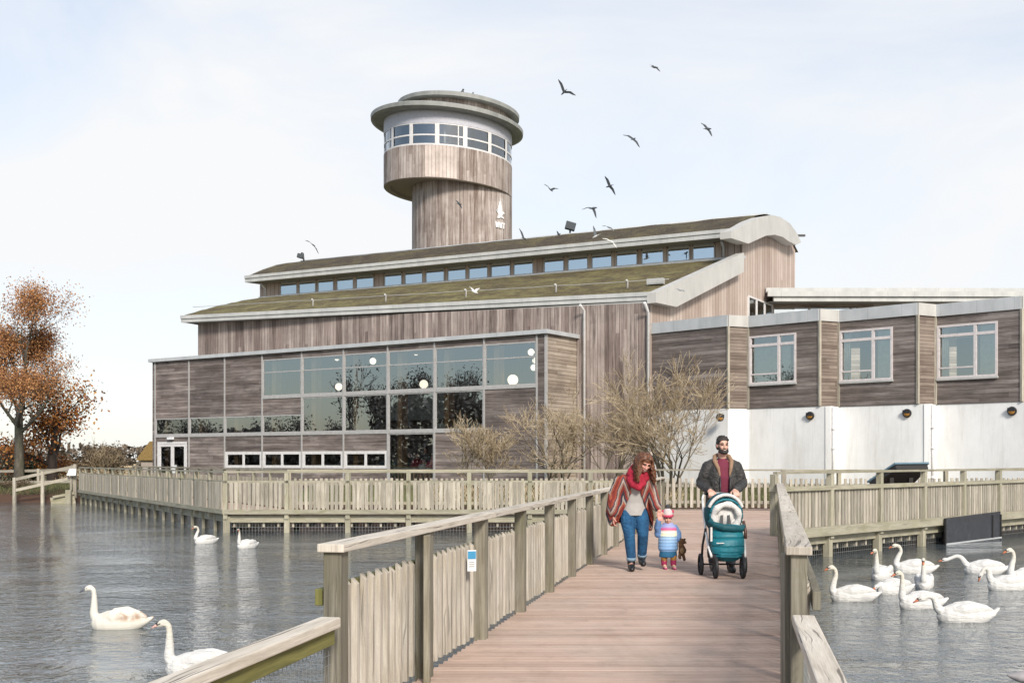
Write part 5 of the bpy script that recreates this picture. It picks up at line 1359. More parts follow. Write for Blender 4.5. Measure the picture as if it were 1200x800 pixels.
for k in range(230):                                                      # strands from a middle parting over the crown, then loose curls
    sd = -1 if k % 2 else 1; y0 = r2.uniform(-.066, .10); th = r2.uniform(.9, 1.1)
    zt = .140 * math.sqrt(max(.05, 1 - ((y0 - .02) / .125) ** 2)); y1 = y0 * .9 + .012 + r2.uniform(-.012, .012)
    pts = [L(sd * .004, y0, zt - .008 + r2.uniform(-.003, .004)), L(sd * .045, y0 * 1.02, zt * .93), L(sd * .082 * th, y1, zt * .62), L(sd * .097 * th, y1 + .004, .022)]
    p = pts[-1]; ln = r2.uniform(.13, .29); ph = r2.random() * 6; am = r2.uniform(.008, .020); o_ = V((wr @ V((sd * .9, y1 * 3, 0))).normalized())
    for j in range(1, 9):
        f = j / 8; pts.append(p + o_ * (.035 * f + am * math.sin(ph + j * 1.35)) - Z * ln * f + V((am * math.cos(ph + j * 1.35), am * .7 * math.sin(ph + j * 1.1), 0)))
    m.tube(pts, [.007, .009, .009, .009, .009, .009, .0095, .009, .008, .007, .005, .003], 6, r=r2.random())
m.build('curls', M['hair_brown'], wom)
m = MB(); m.tube([(-.02, .045, .745), (-.02, .03, .92), (-.02, .0, 1.06), (-.01, -.045, 1.2), (.01, -.06, 1.27)], [(.195, .150), (.172, .132), (.165, .125), (.175, .115), (.08, .07)], 20, ell=(1, 0, 0)); blob(m, 'top', M['grey_top'], wom, .009, 3)
m = MB()                                                                  # wrap: wide sleeves and hanging fronts
m.tube([(-.03, .06, .64), (-.03, .05, .80), (-.02, .03, 1.0), (-.01, -.03, 1.17), (0, -.05, 1.255), (.01, -.05, 1.30)], [(.235, .16), (.235, .16), (.218, .15), (.20, .138), (.135, .10), (.085, .075)], 24, ell=(1, 0, 0))
m.caps([(.13, -.05, 1.215), (.175, -.05, 1.175), (.220, -.05, 1.02), (.25, -.10, .91), (.27, -.14, .855)], [.068, .075, .072, .066, .058], 12)
m.caps([(-.16, -.03, 1.21), (-.215, -.03, 1.18), (-.285, .0, 1.0), (-.30, -.02, .87), (-.30, -.02, .79)], [.07, .08, .083, .086, .08], 12)
m.caps([(-.29, .03, .9), (-.31, .03, .75), (-.31, .02, .64)], [.09, .085, .05], 12)
m.caps([(.17, .05, .9), (.195, .05, .70), (.20, .05, .56)], [.055, .052, .032], 12)
def wcut(c):
    if c.z > 1.285 or c.z < .60 and c.x > -.2 and c.x < .17: return True
    lim = .055 + max(0, 1.06 - c.z) * .42
    return c.y < .02 and abs(c.x + .01) < lim + (.015 if c.z > 1.06 else 0)
blob(m, 'wrap', M['poncho'], wom, .011, 3, cut=wcut, solid=.014)
m = MB()
for k in range(3):                                                        # looped scarf
    r_ = .115 - k * .012; pts = []
    for j in range(17):
        a = 2 * math.pi * j / 16; pts.append(V((.02 + math.cos(a + k) * r_ * 1.05, -.085 + math.sin(a + k) * r_ * .85, 1.255 + .04 * k - .055 * math.cos(a + k - 4.7) * .9 + .012 * math.sin(3 * a + k))))
    m.tube(pts, [.040 + .007 * math.sin(j * 2.1 + k) for j in range(17)], 10)
m.caps([(.0, -.19, 1.20), (-.02, -.20, 1.13), (.03, -.20, 1.15)], [.05, .045, .045]); m.caps([(-.10, -.13, 1.22), (-.06, -.19, 1.15), (.02, -.21, 1.11), (.09, -.18, 1.17)], [.04, .045, .045, .04])
blob(m, 'scarf', M['scarf'], wom, .009, 2)
m = MB(); m.caps([(-.095, .03, .80), (-.105, -.02, .64), (-.088, -.06, .47), (-.075, -.035, .33), (-.06, -.02, .19)], [.108, .10, .075, .071, .064], 14); m.caps([(.06, .03, .80), (.085, .0, .64), (.097, -.02, .48), (.10, .06, .35), (.10, .12, .22)], [.108, .10, .075, .071, .064], 14); m.ell((-.02, .035, .82), (.172, .13, .11)); m.caps([(-.09, .04, .74), (.05, .04, .74)], [.09, .09]); blob(m, 'jeans', M['jeans'], wom, .0095, 3)
for a, b in (((-.06, -.02, .175), (-.06, -.015, .135)), ((.10, .125, .215), (.101, .14, .175))):
    m = MB(); m.tube([a, b], .064, 14); m.build('jeans_cuff', M['jeans_cuff'], wom)
boot(wom, M['boot'], (-.06, -.02, .08), (-.07, -.2, .0), .98, .08); boot(wom, M['boot'], (.10, .14, .13), (.10, -.05, .055), .98, .07)

wom.scale = (1.025,) * 3
# --- the toddler
kid = thing('person', 'toddler in bobble hat and blue padded jacket with rainbow stripes holding a hand up', 'person', (2.175, 16.05, 0))
kc = V((-.01, -.02, .665)); kr = Matrix.Rotation(R(8), 3, 'X')
m = MB(); head(m, kc, .74, kr, V((0, 0, .56)))
m.tube([(0, 0, .22), (0, 0, .32), (0, 0, .45), (0, 0, .54), (0, 0, .58)], [(.10, .08), (.105, .085), (.10, .08), (.10, .07), (.05, .045)], 14, ell=(1, 0, 0))
KH = V((-.150, -.11, .655)); KL = V((.155, -.04, .37))
m.caps([(-.09, 0, .53), (-.145, -.02, .47), (-.165, -.08, .56), KH], [.035, .034, .03, .02], 8); m.caps([(.09, 0, .53), (.135, 0, .46), KL], [.035, .032, .02], 8)
hand(m, KH, (.1, -.1, 1), (.3, -1, 0), .52, (.3, .5, .4), side=1); hand(m, KL, (.1, -.2, -1), (-1, 0, 0), .52, (.5, .8, .6), side=-1)
m.caps([(-.055, 0, .26), (-.06, -.02, .15), (-.06, .0, .05)], [.055, .04, .032], 8); m.caps([(.055, 0, .26), (.075, -.04, .15), (.075, -.03, .05)], [.055, .04, .032], 8)
m.caps([(-.06, 0, .04), (-.06, -.06, .03)], [.03, .025]); m.caps([(.075, -.03, .04), (.08, -.09, .03)], [.03, .025])
blob(m, 'body', M['skin'], kid, .0055, 2)
face(kid, kc, .74, kr, False, 'hair_brown')
m = MB(); m.tube([(0, 0, .225), (0, 0, .26), (0, 0, .36), (0, 0, .46), (0, 0, .54), (0, 0, .585), (0, 0, .605)], [(.125, .10), (.150, .125), (.148, .122), (.145, .118), (.135, .105), (.09, .08), (.07, .068)], 20, ell=(1, 0, 0)); blob(m, 'jacket', M['kid_jacket'], kid, .007, 2)
for pts in ([(-.10, 0, .53), (-.155, -.02, .465), (-.172, -.075, .55), (-.158, -.10, .63)], [(.10, 0, .53), (.145, 0, .46), (.153, -.03, .395)]):
    m = MB(); rr = [.055, .058, .05, .042] if len(pts) == 4 else [.055, .056, .046]
    m.caps(pts, rr, 12); blob(m, 'sleeve', M['kid_sleeve'], kid, .007, 2)
m = MB(); m.tube([(0, 0, .30), (0, 0, .24), (0, -.0, .185), (0, 0, .155)], [(.11, .09), (.125, .1), (.135, .105), (.135, .105)], 20, ell=(1, 0, 0)); blob(m, 'shorts', M['kid_skirt'], kid, .007, 2)
for sx, pts in ((-1, [(-.055, 0, .22), (-.06, -.02, .15), (-.06, 0, .11)]), (1, [(.055, 0, .22), (.075, -.04, .15), (.075, -.03, .11)])):
    m = MB(); m.caps(pts, [.058, .05, .044], 10); blob(m, 'legging', M['kid_tights'], kid, .007, 2)
    m = MB(); e = V(pts[-1]); m.caps([e + Z * .005, e - Z * .04], [.048, .045], 10); blob(m, 'sock', M['kid_sock'], kid, .006, 2)
    boot(kid, M['kid_boot'], (e.x, e.y, .055), (e.x + .01, e.y - .12, 0), .62, .02)
L = lambda x, y, z: kc + kr @ V((x, y, z)) * .74
m = MB(); m.ell(L(0, .012, .065), (.074, .085, .085), kr, 18, 12)
o = blob(m, 'hat', M['hat_white'], kid, .006, 2, cut=lambda c: (kr.inverted() @ (c - kc)).z < .030, solid=.008)
m = MB(); pts = [L(math.cos(2 * math.pi * j / 20) * .098, .012 + math.sin(2 * math.pi * j / 20) * .112, .052) for j in range(21)]; m.tube(pts, .019, 10); m.build('hat_band', M['hat_pink'], o)
for s in (-1, 1):
    m = MB(); m.ell(L(s * .098, .0, .118), (.022, .014, .026), kr); m.build('hat_ear', M['hat_pink'], o)
m = MB()
for k in range(40):
    d = V((r2.gauss(0, 1), r2.gauss(0, 1), r2.gauss(0, 1))).normalized(); m.ell(L(0, .012, .205) + d * .024, .013, None, 6, 5)
blob(m, 'pompom', M['pompom'], o, .006, 1)
kid.scale = (.93, .96, 1.06)
# teddy held by one arm
td = thing('teddy_bear', 'floppy brown teddy bear dangling from the toddler left hand', 'soft toy', (2.175 + .168, 15.97, .15))
m = MB()
m.ell((.02, 0, .235), (.045, .042, .042)); m.ell((.05, -.03, .225), (.022, .022, .018)); m.ell((.0, .01, .272), (.016, .01, .016)); m.ell((.052, .0, .268), (.016, .01, .016))
m.caps([(.0, 0, .19), (.01, 0, .12), (.005, 0, .08)], [.034, .045, .042], 10)
m.caps([(-.01, 0, .17), (-.02, -.02, .235)], [.02, .018]); m.caps([(.03, 0, .17), (.055, -.01, .12), (.05, -.015, .09)], [.02, .019, .017])
m.caps([(-.01, 0, .08), (-.025, -.03, .03), (-.022, -.045, .015)], [.024, .022, .022]); m.caps([(.025, 0, .07), (.04, -.03, .0), (.04, -.045, -.01)], [.024, .022, .022])
blob(m, 'body', M['teddy'], td, .006, 2)
m = MB(); m.ell((.062, -.047, .222), (.012, .010, .010)); m.build('muzzle', M['teddy_light'], td)
m = MB(); m.ell((.01, -.032, .11), (.032, .016, .045)); m.build('belly_patch', M['teddy_light'], td)

# --- the pram
pram = thing('pram', 'teal pram with white fleece hood lining, white frame tubes and black wheels', 'pram', (2.775, 15.0, 0))
def pb(mb, name, mat, bev=0): return mb.build(name, M[mat], pram, bev)
PO = V((0, 0, 0))
class PM(MB):
    def add(s, pts): return super().add([PO + V(p) for p in pts])
def ptube(name, pts, rad, mat, n=8): m = PM(); m.tube(pts, rad, n); return pb(m, name, mat)
for s in (-1, 1):
    ptube('frame_tube', [(s * .235, .36, 1.0), (s * .245, .22, .84), (s * .245, .06, .60), (s * .235, -.10, .40), (s * .215, -.23, .27)], .0165, 'chrome_white')
    ptube('rear_leg', [(s * .25, .02, .62), (s * .27, .14, .40), (s * .275, .20, .16)], .016, 'black_metal')
    ptube('frame_tube', [(s * .235, .36, 1.0), (s * .215, .395, 1.05)], .0165, 'chrome_white')
    for (x, y, nm) in ((s * .285, .20, 'rear'), (s * .175, -.28, 'front')):
        m = PM(); wr_ = .142; prof_ = [(wr_ - .026, -.019), (wr_ - .005, -.019), (wr_, -.010), (wr_, .010), (wr_ - .005, .019), (wr_ - .026, .019), (wr_ - .026, -.019)]
        base = len(m.v); n = 28; rows = []
        for (rr, dx) in prof_: rows.append(MB.add(m, [PO + V((x + dx, y + math.cos(2 * math.pi * k / n) * rr, wr_ + math.sin(2 * math.pi * k / n) * rr)) for k in range(n)]))
        for a, b in zip(rows, rows[1:]):
            for k in range(n): m.face((a + k, a + (k + 1) % n, b + (k + 1) % n, b + k), [(0, 0)] * 4, .5, True)
        wl = m.build('wheel', M['black'], pram)
        m = PM(); m.tube([(x - .014, y, wr_), (x + .014, y, wr_)], .028, 12)
        for k in range(6): a = k * math.pi / 3; m.beam(PO * 0 + V((x, y, wr_)), V((x, y + math.cos(a) * .12, wr_ + math.sin(a) * .12)), .016, .012, up=V((1, 0, 0)))
        hb = m.build('hub', M['bird_dark'], wl)
    ptube('front_fork', [(s * .175, -.28, .142), (s * .178, -.25, .29), (s * .19, -.20, .29)], .02, 'black_metal')
    ptube('front_leg', [(s * .178, -.25, .27), (s * .225, -.12, .33)], .018, 'black_metal')
ptube('axle', [(-.285, .20, .142), (.285, .20, .142)], .012, 'black_metal'); ptube('cross_bar', [(-.20, -.24, .285), (.20, -.24, .285)], .018, 'black_metal')
ptube('handle_bar', [(-.215, .395, 1.05), (-.205, .41, 1.063), (0, .418, 1.066), (.205, .41, 1.063), (.215, .395, 1.05)], .017, 'black')
m = PM(); m.box(V((0, .415, 1.058)), V((.06, 0, 0)), V((0, .025, 0)), V((0, 0, .025))); pb(m, 'latch_box', 'gutter', .008)
# local-space blobs
m = MB(); m.tube([(0, .12, .20), (0, .12, .24), (0, .1, .33)], [(.17, .20), (.21, .25), (.22, .27)], 18, ell=(1, 0, 0)); blob(m, 'basket', M['black_metal'], pram, .012, 3)
m = MB()
m.tube([(0, -.20, .235), (0, -.21, .27), (0, -.19, .36), (0, -.14, .50), (0, -.10, .60), (0, -.08, .66)], [(.12, .07), (.185, .105), (.215, .13), (.218, .135), (.21, .12), (.20, .10)], 24, ell=(1, 0, 0))
for k in range(7): z = .29 + k * .055; m.tube([(-.205, -.16 + .02 * k, z), (-.10, -.305 + .022 * k, z), (0, -.335 + .022 * k, z), (.10, -.305 + .022 * k, z), (.205, -.16 + .02 * k, z)], .026, 8)
blob(m, 'footmuff', M['teal'], pram, .009, 2)
m = MB(); m.tube([(-.225, -.10, .715), (-.17, -.19, .68), (-.06, -.235, .645), (.06, -.235, .635), (.17, -.19, .63), (.22, -.10, .66)], [(.028, .03), (.04, .05), (.05, .055), (.048, .05), (.042, .045), (.03, .03)], 10); m.caps([(-.20, -.10, .69), (-.19, -.06, .78)], [.04, .025]); blob(m, 'turned_down_flap', M['teal_dark'], pram, .009, 3)
m = MB(); m.ell((0, .06, .70), (.205, .09, .23)); blob(m, 'seat_pad', M['fleece'], pram, .011, 3)
m = MB()                                                                  # hood shell
m.ell((0, .12, .80), (.248, .26, .285), None, 28, 20)
blob(m, 'hood', M['teal_dark'], pram, .012, 2, cut=lambda c: c.y < -.015 - (c.z - .80) * .12 or c.z < .62, solid=.012)
def arc(cy, rx, rz, z0, a0, a1, n=18, tilt=0.0): return [V((math.cos(R(a0 + (a1 - a0) * k / n)) * rx, cy + tilt * math.sin(R(a0 + (a1 - a0) * k / n)), z0 + math.sin(R(a0 + (a1 - a0) * k / n)) * rz)) for k in range(n + 1)]
m = MB(); m.tube(arc(-.03, .232, .262, .80, 22, 158, tilt=-.03), .024, 10); blob(m, 'hood_band', M['fleece'], pram, .009, 2)
m = MB(); m.tube(arc(-.055, .205, .215, .79, -5, 185, tilt=-.05), .016, 8); blob(m, 'hood_rim', M['teal'], pram, .008, 2)
m = MB(); m.tube(arc(-.07, .165, .165, .775, -50, 230, tilt=-.04), [.042 + .008 * math.sin(k * 1.7) for k in range(19)], 10); m.ell((0, .0, .80), (.15, .07, .15)); blob(m, 'fleece_liner', M['fleece'], pram, .009, 2)
for x0, x1 in ((-.055, -.062), (.03, .045)): 
    m = PM(); m.beam(V((x0, -.075, .80)), V((x1, -.115, .665)), .03, .014, up=V((0, -1, .2))); pb(m, 'harness_strap', 'black')
ptube('side_bumper', [(.225, -.06, .72), (.24, -.12, .60), (.235, -.14, .50)], .022, 'brown_leather')
m = PM(); m.box(V((-.12, -.318, .455)), V((.05, 0, 0)), V((0, .004, 0)), V((0, 0, .006))); pb(m, 'label_tab', 'fleece')
m = PM(); m.box(V((-.214, -.19, .56)), V((.012, 0, 0)), V((0, .02, 0)), V((0, 0, .09))); pb(m, 'zip_edge', 'fleece')

# ---------------------------------------------------------------- swans
def swan(name_label, u, v, yaw, neck, sc=.88, bill='bill', cyg=False, bright='swan', low=0.0, knob=True, plump=1.0, foot=False, hd_dir=None, wings=1.0, tail=.02):
    """u, v: where the middle of the body meets the water; neck: points (x forward, z, y) from the breast to the head"""
    d = (CAMZ - WZ) * F / (v - HY); loc = V(((u - CX) / F * d, d, WZ))
    t = thing('swan', name_label, 'swan', loc, R(yaw), 'swans on the pond')
    sc *= .84; t.scale = (sc, sc, sc)
    def X(x, z, y=0): return V((-x, y, z))                               # swan faces local -X
    m = MB()
    st = [(.40, .07, .02, .02), (.36, .075, .09, .10), (.28, .075, .155, .155), (.14, .085, .195, .195), (-.05, .09, .205, .21), (-.22, .09, .18, .18), (-.36, .10, .12, .115), (-.47, .115, .065, .05), (-.57, .15 + tail, .03, .018)]
    m.tube([X(x, z) for x, z, *_ in st], [(a * plump, b) for _, _, a, b in st], 20, ell=(0, 1, 0))
    for s in (-1, 1):
        m.tube([X(.20, .15, s * .12), X(.05, .19, s * .15), X(-.15, .215, s * .13), X(-.33, .205, s * .075), X(-.46, .18, s * .03)], [(.03, .05), (.06, .095 * wings), (.06, .095 * wings), (.045, .06), (.012, .014)], 12, ell=(0, 1, 0))
    nk = [X(*p) for p in neck]; n = len(nk)
    cr = []                                                               # smooth curve through the neck points
    for i in range(n - 1):
        p0, p1, p2, p3 = nk[max(i - 1, 0)], nk[i], nk[i + 1], nk[min(i + 2, n - 1)]
        for k in range(5):
            f = k / 5; cr.append(.5 * ((2 * p1) + (p2 - p0) * f + (2 * p0 - 5 * p1 + 4 * p2 - p3) * f * f + (3 * p1 - p0 - 3 * p2 + p3) * f ** 3))
    cr.append(nk[-1]); N = len(cr)
    m.caps(cr, [.088 - .048 * min(1, (i / (N - 1)) * 1.5) ** .8 - .002 * i / N for i in range(N)], 10)
    h = nk[-1]
    if hd_dir is None: hd_dir = (1, -.28)
    f = X(*hd_dir).normalized(); upv = Z - f * f.z; upv.normalize(); sd = f.cross(upv); rot = Matrix((f, sd, upv)).transposed()
    m.ell(h + f * .03 + upv * .006, (.068, .041, .046), rot); m.ell(h + f * .075 - upv * .004, (.045, .028, .032), rot)
    blob(m, 'body', M['cygnet'] if cyg else M[bright], t, .0125, 3)
    b0 = h + f * .098
    bm = {'bill': 'bill', 'pink': 'bill_pink', 'grey': 'bill_grey'}[bill]
    m = MB(); m.tube([b0 - f * .012 + upv * .002, b0 + f * .03 - upv * .004, b0 + f * .068 - upv * .014, b0 + f * .08 - upv * .018], [(.024, .026), (.022, .018), (.019, .010), (.008, .006)], 10, ell=sd); m.build('bill', M[bm], t)
    m = MB(); m.ell(b0 + f * .078 - upv * .019, (.010, .011, .008), rot, 8, 6); m.build('bill_tip', M['black'], t)
    if knob:
        m = MB(); m.ell(b0 - f * .002 + upv * .020, (.023, .018, .018), rot, 8, 6)
        for s in (-1, 1): m.caps([b0 + upv * .005 + sd * s * .018, h + f * .062 + sd * s * .030 + upv * .004], [.011, .007], 6)
        blob(m, 'black_mask', M['black'], t, .005, 1)
    for s in (-1, 1):
        m = MB(); m.ell(h + f * .058 + sd * s * .033 + upv * .012, .007, None, 8, 6); m.build('eye', M['eye'], t)
    if foot:
        for s in (-1, 1):
            m = MB(); m.ell(X(-.10, .004, s * .185 * plump), (.035, .03, .02)); m.build('foot', M['black'], t)
    return t
UP = [(.28, .10), (.36, .20), (.34, .34), (.30, .48), (.31, .58), (.36, .635)]
UPS = [(.28, .10), (.37, .20), (.33, .34), (.27, .47), (.30, .575), (.37, .60)]
TALL = [(.28, .10), (.35, .22), (.35, .36), (.35, .50), (.36, .60), (.40, .645)]
LOWN = [(.28, .12), (.38, .20), (.42, .30), (.46, .37), (.54, .385), (.60, .355)]
MID = [(.28, .10), (.36, .20), (.36, .34), (.32, .44), (.36, .52), (.43, .51)]
REACH = [(.28, .12), (.38, .22), (.46, .33), (.56, .37), (.68, .33), (.78, .29)]
DOWN = [(.28, .12), (.36, .26), (.37, .38), (.42, .44), (.49, .41), (.52, .335)]
swan('pale young swan with dark grey bill and brownish back on the left water', 137, 735.5, 6, TALL, .92, 'grey', cyg=True, knob=False, wings=1.25)
swan('swan with pale pink bill partly hidden behind the low left handrail', 233, 790, 8, TALL, .93, 'pink', bright='swan')
swan('far swan beside the corner post of the left walkway, orange bill showing', 240, 636.5, 48, UPS, .84)
swan('far swan right of the corner post turning its head away, no bill showing', 289, 642, 58, TALL, .82, hd_dir=(.7, -.1, -.9))
swan('swan closest to the right bridge fence, neck curved and head up', 998, 703.5, 0, UP, .92)
swan('swan behind the group facing the viewer beside the far swan, neck straight', 1034, 678, 52, TALL, .95, hd_dir=(1, -.35, .35), foot=False)
swan('farthest swan of the right group, in front of the walkway posts', 1070, 671, 0, UPS, 1.0, plump=1.0)
swan('swan facing straight at the viewer with its bill pointing down', 1083, 688, 68, TALL, .88, hd_dir=(1, -.6), foot=False)
swan('swan with its head low on the water behind the tall necked swan', 1047, 695, 25, [(.28, .12), (.33, .2), (.38, .2), (.42, .17)], .9, hd_dir=(1, -.5), knob=False, foot=False)
swan('tall necked swan in the middle of the right group with red orange bill', 1078, 712, 12, TALL, .92)
swan('nearest swan on the right with lowered neck and raised tail', 1128, 727.5, 0, LOWN, .98, 'bill', tail=.06)
swan('swan stretching its neck out low toward the left near the black sheet', 1152, 671.5, -4, REACH, 1.0, hd_dir=(1, -.12))
swan('swan at the right picture edge holding its head high', 1205, 683, 8, UP, 1.05)
swan('swan bending its neck down in front of the edge swan', 1180, 690.5, 0, DOWN, .92, hd_dir=(.5, -1))
# back of a bird cut by the corner of the picture
dk = (CAMZ - WZ) * F / (800 - HY)
t = thing('duck', 'grey backed water bird just entering at the lower right corner', 'duck', V(((1203 - CX) / F * dk, dk, WZ)), R(180))
m = MB(); m.tube([(-.16, 0, .06), (-.1, 0, .07), (0, 0, .075), (.12, 0, .08), (.24, 0, .10)], [(.03, .03), (.085, .07), (.10, .085), (.08, .06), (.015, .012)], 14, ell=(0, 1, 0)); m.caps([(-.1, 0, .1), (-.15, 0, .17), (-.18, 0, .20)], [.045, .035, .04]); m.v = [v * .75 for v in m.v]; blob(m, 'body', M['duck'], t, .009, 3)
m = MB(); m.tube([(-.158, 0, .146), (-.195, 0, .138)], [(.012, .012), (.008, .004)], 8); m.build('bill', M['bill_grey'], t)

# ---------------------------------------------------------------- birds
def bird(u, v, d, tips, lab, mat='bird_dark', bl=5.0, bdir=(1, -.15), dep=.4, wmat=None, ch=.105):
    loc = P(u, v, d); k = d / F
    t = thing('bird', lab, 'bird', loc, group='birds in the air around the roof')
    f = V((bdir[0], dep, -bdir[1])).normalized(); L_ = bl * k
    m = MB(); m.tube([f * (L_ * x) for x in (-1.25, -.9, -.4, .1, .55, .8, 1.0, 1.25)], [(L_ * .12, L_ * .04), (L_ * .14, L_ * .06), (L_ * .24, L_ * .24), (L_ * .30, L_ * .30), (L_ * .24, L_ * .24), (L_ * .19, L_ * .19), (L_ * .15, L_ * .15), (L_ * .02, L_ * .02)], 10, ell=f.cross(Z)); m.build('body', M[mat], t)
    for i, (a, b) in enumerate(tips):
        tip = V((a * k, (.12 if i else -.10) , -b * k)); mid = tip * .5 + V((0, 0, .12 * tip.length)) ; cf = f
        m = MB(); span = [V((0, 0, 0)), mid * .55, mid, tip * .78 + V((0, 0, .04)) * tip.length, tip]; cw = [ch * 1.0, ch * 1.15, ch, ch * .65, ch * .12]
        nrm = tip.cross(cf); nrm = nrm.normalized() if nrm.length > 1e-5 else Z
        rows = []
        for p, c in zip(span, cw): rows.append([p + cf * c * .5 + nrm * .008, p - cf * c * .5 + nrm * .008, p - cf * c * .5 - nrm * .008, p + cf * c * .5 - nrm * .008])
        b0 = [MB.add(m, r_) for r_ in rows]
        for p, q_ in zip(b0, b0[1:]):
            for j in range(4): m.face((p + j, p + (j + 1) % 4, q_ + (j + 1) % 4, q_ + j), [(0, 0)] * 4, .5, False)
        m.face((b0[0] + 3, b0[0] + 2, b0[0] + 1, b0[0]), [(0, 0)] * 4); m.face(tuple(b0[-1] + j for j in range(4)), [(0, 0)] * 4)
        m.build('wing', M[wmat or mat], t)
    return t
for a in ((767, 79, 50, ((-6, -2), (7, 4)), 'dark bird highest in the sky with wings half folded', 'bird_dark', 4, (1, 0)),
          (661, 108, 48, ((-7, -14), (14, 3)), 'dark bird gliding alone nearest the tower top, wings in a V', 'bird_dark', 4, (-.6, .5)),
          (829, 151, 48, ((-8, -6), (6, 8)), 'dark bird farthest to the right in the sky', 'bird_dark', 4.5, (1, -.1)),
          (742, 163, 50, ((-12, -4), (8, 9)), 'dark bird with one drooping wing in the middle of the flock', 'bird_dark', 3.5, (.6, -.3)),
          (714.5, 218, 50, ((-6, -11), (7, 10)), 'banking bird with both wings in one slanted line', 'bird_dark', 4, (-.8, .2)),
          (645.5, 222.5, 56, ((-8, -6), (9, -2)), 'small distant bird with raised wings right of the tower shaft', 'bird_dark', 3, (.5, .3)),
          (695, 244, 50, ((-13, 2), (4, 11)), 'dark bird flapping above the roof floodlight, head to the right', 'bird_dark', 4.5, (1, -.25)),
          (714, 266.5, 52, ((-9, -1), (6, 4)), 'grey bird skimming the roof ridge with arched wings', 'bird_grey', 3.5, (1, .3)),
          (698, 277, 53, ((-3, -12), (6, -3)), 'pale bellied bird with one wing straight up over the upper roof', 'bird_white', 4, (-.5, .2), .4, 'bird_grey'),
          (613.5, 279, 60, ((-5, -11), (3, 2)), 'dark bird dipping behind the ridge close to the tower', 'bird_dark', 2.5, (1, .2)),
          (654.5, 275, 60, ((-2, -4), (3, -2)), 'tiny dark bird beside the roof floodlight', 'bird_dark', 2.4, (.5, 0)),
          (716, 283, 50, ((-10, -3), (7, 7)), 'white gull crossing the upper gutter with wings spread', 'bird_white', 3.5, (1, .3)),
          (556, 342, 49, ((-6, -6), (6, -5)), 'white gull with raised wings flying over the lower moss roof', 'bird_white', 4, (.7, .2)),
          (367, 287, 64, ((-9, -5), (6, 10)), 'dark bird beside the small bent floodlight at the far left roof end', 'bird_dark', 2.6, (.6, .4)),
          (538, 239, 62, ((-4, -4), (3, 5)), 'small dark bird passing in front of the tower shaft', 'bird_dark', 3, (1, .1)),
          (797, 340, 43, ((-7, -1), (6, 1)), 'grey bird gliding past the pale gable board', 'bird_grey', 3, (1, 0))):
    bird(*a)
for u, v, lab in ((541.5, 108.6, 'larger of two birds perched on the tower roof'), (553.5, 111.2, 'smaller of two birds perched on the tower roof')):
    d = 68.6; p = P(u, v, d); t = thing('bird', lab, 'bird', p, group='birds perched on the tower')
    m = MB(); s_ = 1.0 if u < 550 else .7
    m.caps([V((-.03, 0, -.02)) * s_, V((.03, 0, .06)) * s_], [.10 * s_, .08 * s_]); m.ell(V((.06, 0, .17)) * s_, .06 * s_); m.caps([V((-.08, 0, -.05)) * s_, V((-.22, 0, -.1)) * s_], [.06 * s_, .02 * s_]); m.caps([V((.1, 0, .17)) * s_, V((.15, 0, .15)) * s_], [.02 * s_, .008 * s_]); m.caps([V((0, 0, -.05)) * s_, V((0, 0, -.28)) * s_], [.02, .02])
    blob(m, 'body', M['bird_dark'], t, .015, 1)
# ---------------------------------------------------------------- trees and shrubs
def leaf(mb, p, sz, rr, flat=.5):
    n = V((rr.gauss(0, 1), rr.gauss(0, 1), rr.gauss(0, 1) + flat)).normalized(); a = n.orthogonal().normalized(); a.rotate(Quaternion(n, rr.random() * 6.28)); b = n.cross(a)
    s = sz * rr.uniform(.6, 1.2); w_ = s * rr.uniform(.45, .7)
    i = mb.add([p - a * s * .5, p + b * w_ * .5 + n * s * .08, p + a * s * .5, p - b * w_ * .5 + n * s * .08])
    mb.face((i, i + 1, i + 2, i + 3), [(0, 0)] * 4, rr.random())
def branch(out, p, d, ln, r, depth, rr, spread=.6, up=.15, kids=(2, 4), shrink=.68, wob=.25, tips=None, minr=.004):
    n = 4; pts = [p.copy()]; rad = [r]; q = p.copy(); dd = d.copy()
    for i in range(n):
        dd = (dd + V((rr.gauss(0, wob), rr.gauss(0, wob), rr.gauss(0, wob * .7) + up * .4))).normalized()
        q = q + dd * ln / n; pts.append(q.copy()); rad.append(max(minr, r * (1 - .45 * (i + 1) / n)))
    out.append((depth, pts, rad))
    if depth == 0:
        if tips is not None: tips.append((q.copy(), dd.copy()))
        return
    for _ in range(rr.randint(*kids)):
        i = rr.randint(2, n); base = pts[i]
        a = dd.orthogonal().normalized(); a.rotate(Quaternion(dd, rr.random() * 6.28))
        nd = (dd + a * rr.uniform(spread * .6, spread * 1.4) + Z * up).normalized()
        branch(out, base, nd, ln * shrink * rr.uniform(.75, 1.2), max(minr, rad[i] * .62), depth - 1, rr, spread, up, kids, shrink, wob, tips, minr)
    branch(out, pts[-1], dd, ln * shrink, max(minr, rad[-1] * .9), depth - 1, rr, spread, up, kids, shrink, wob, tips, minr)
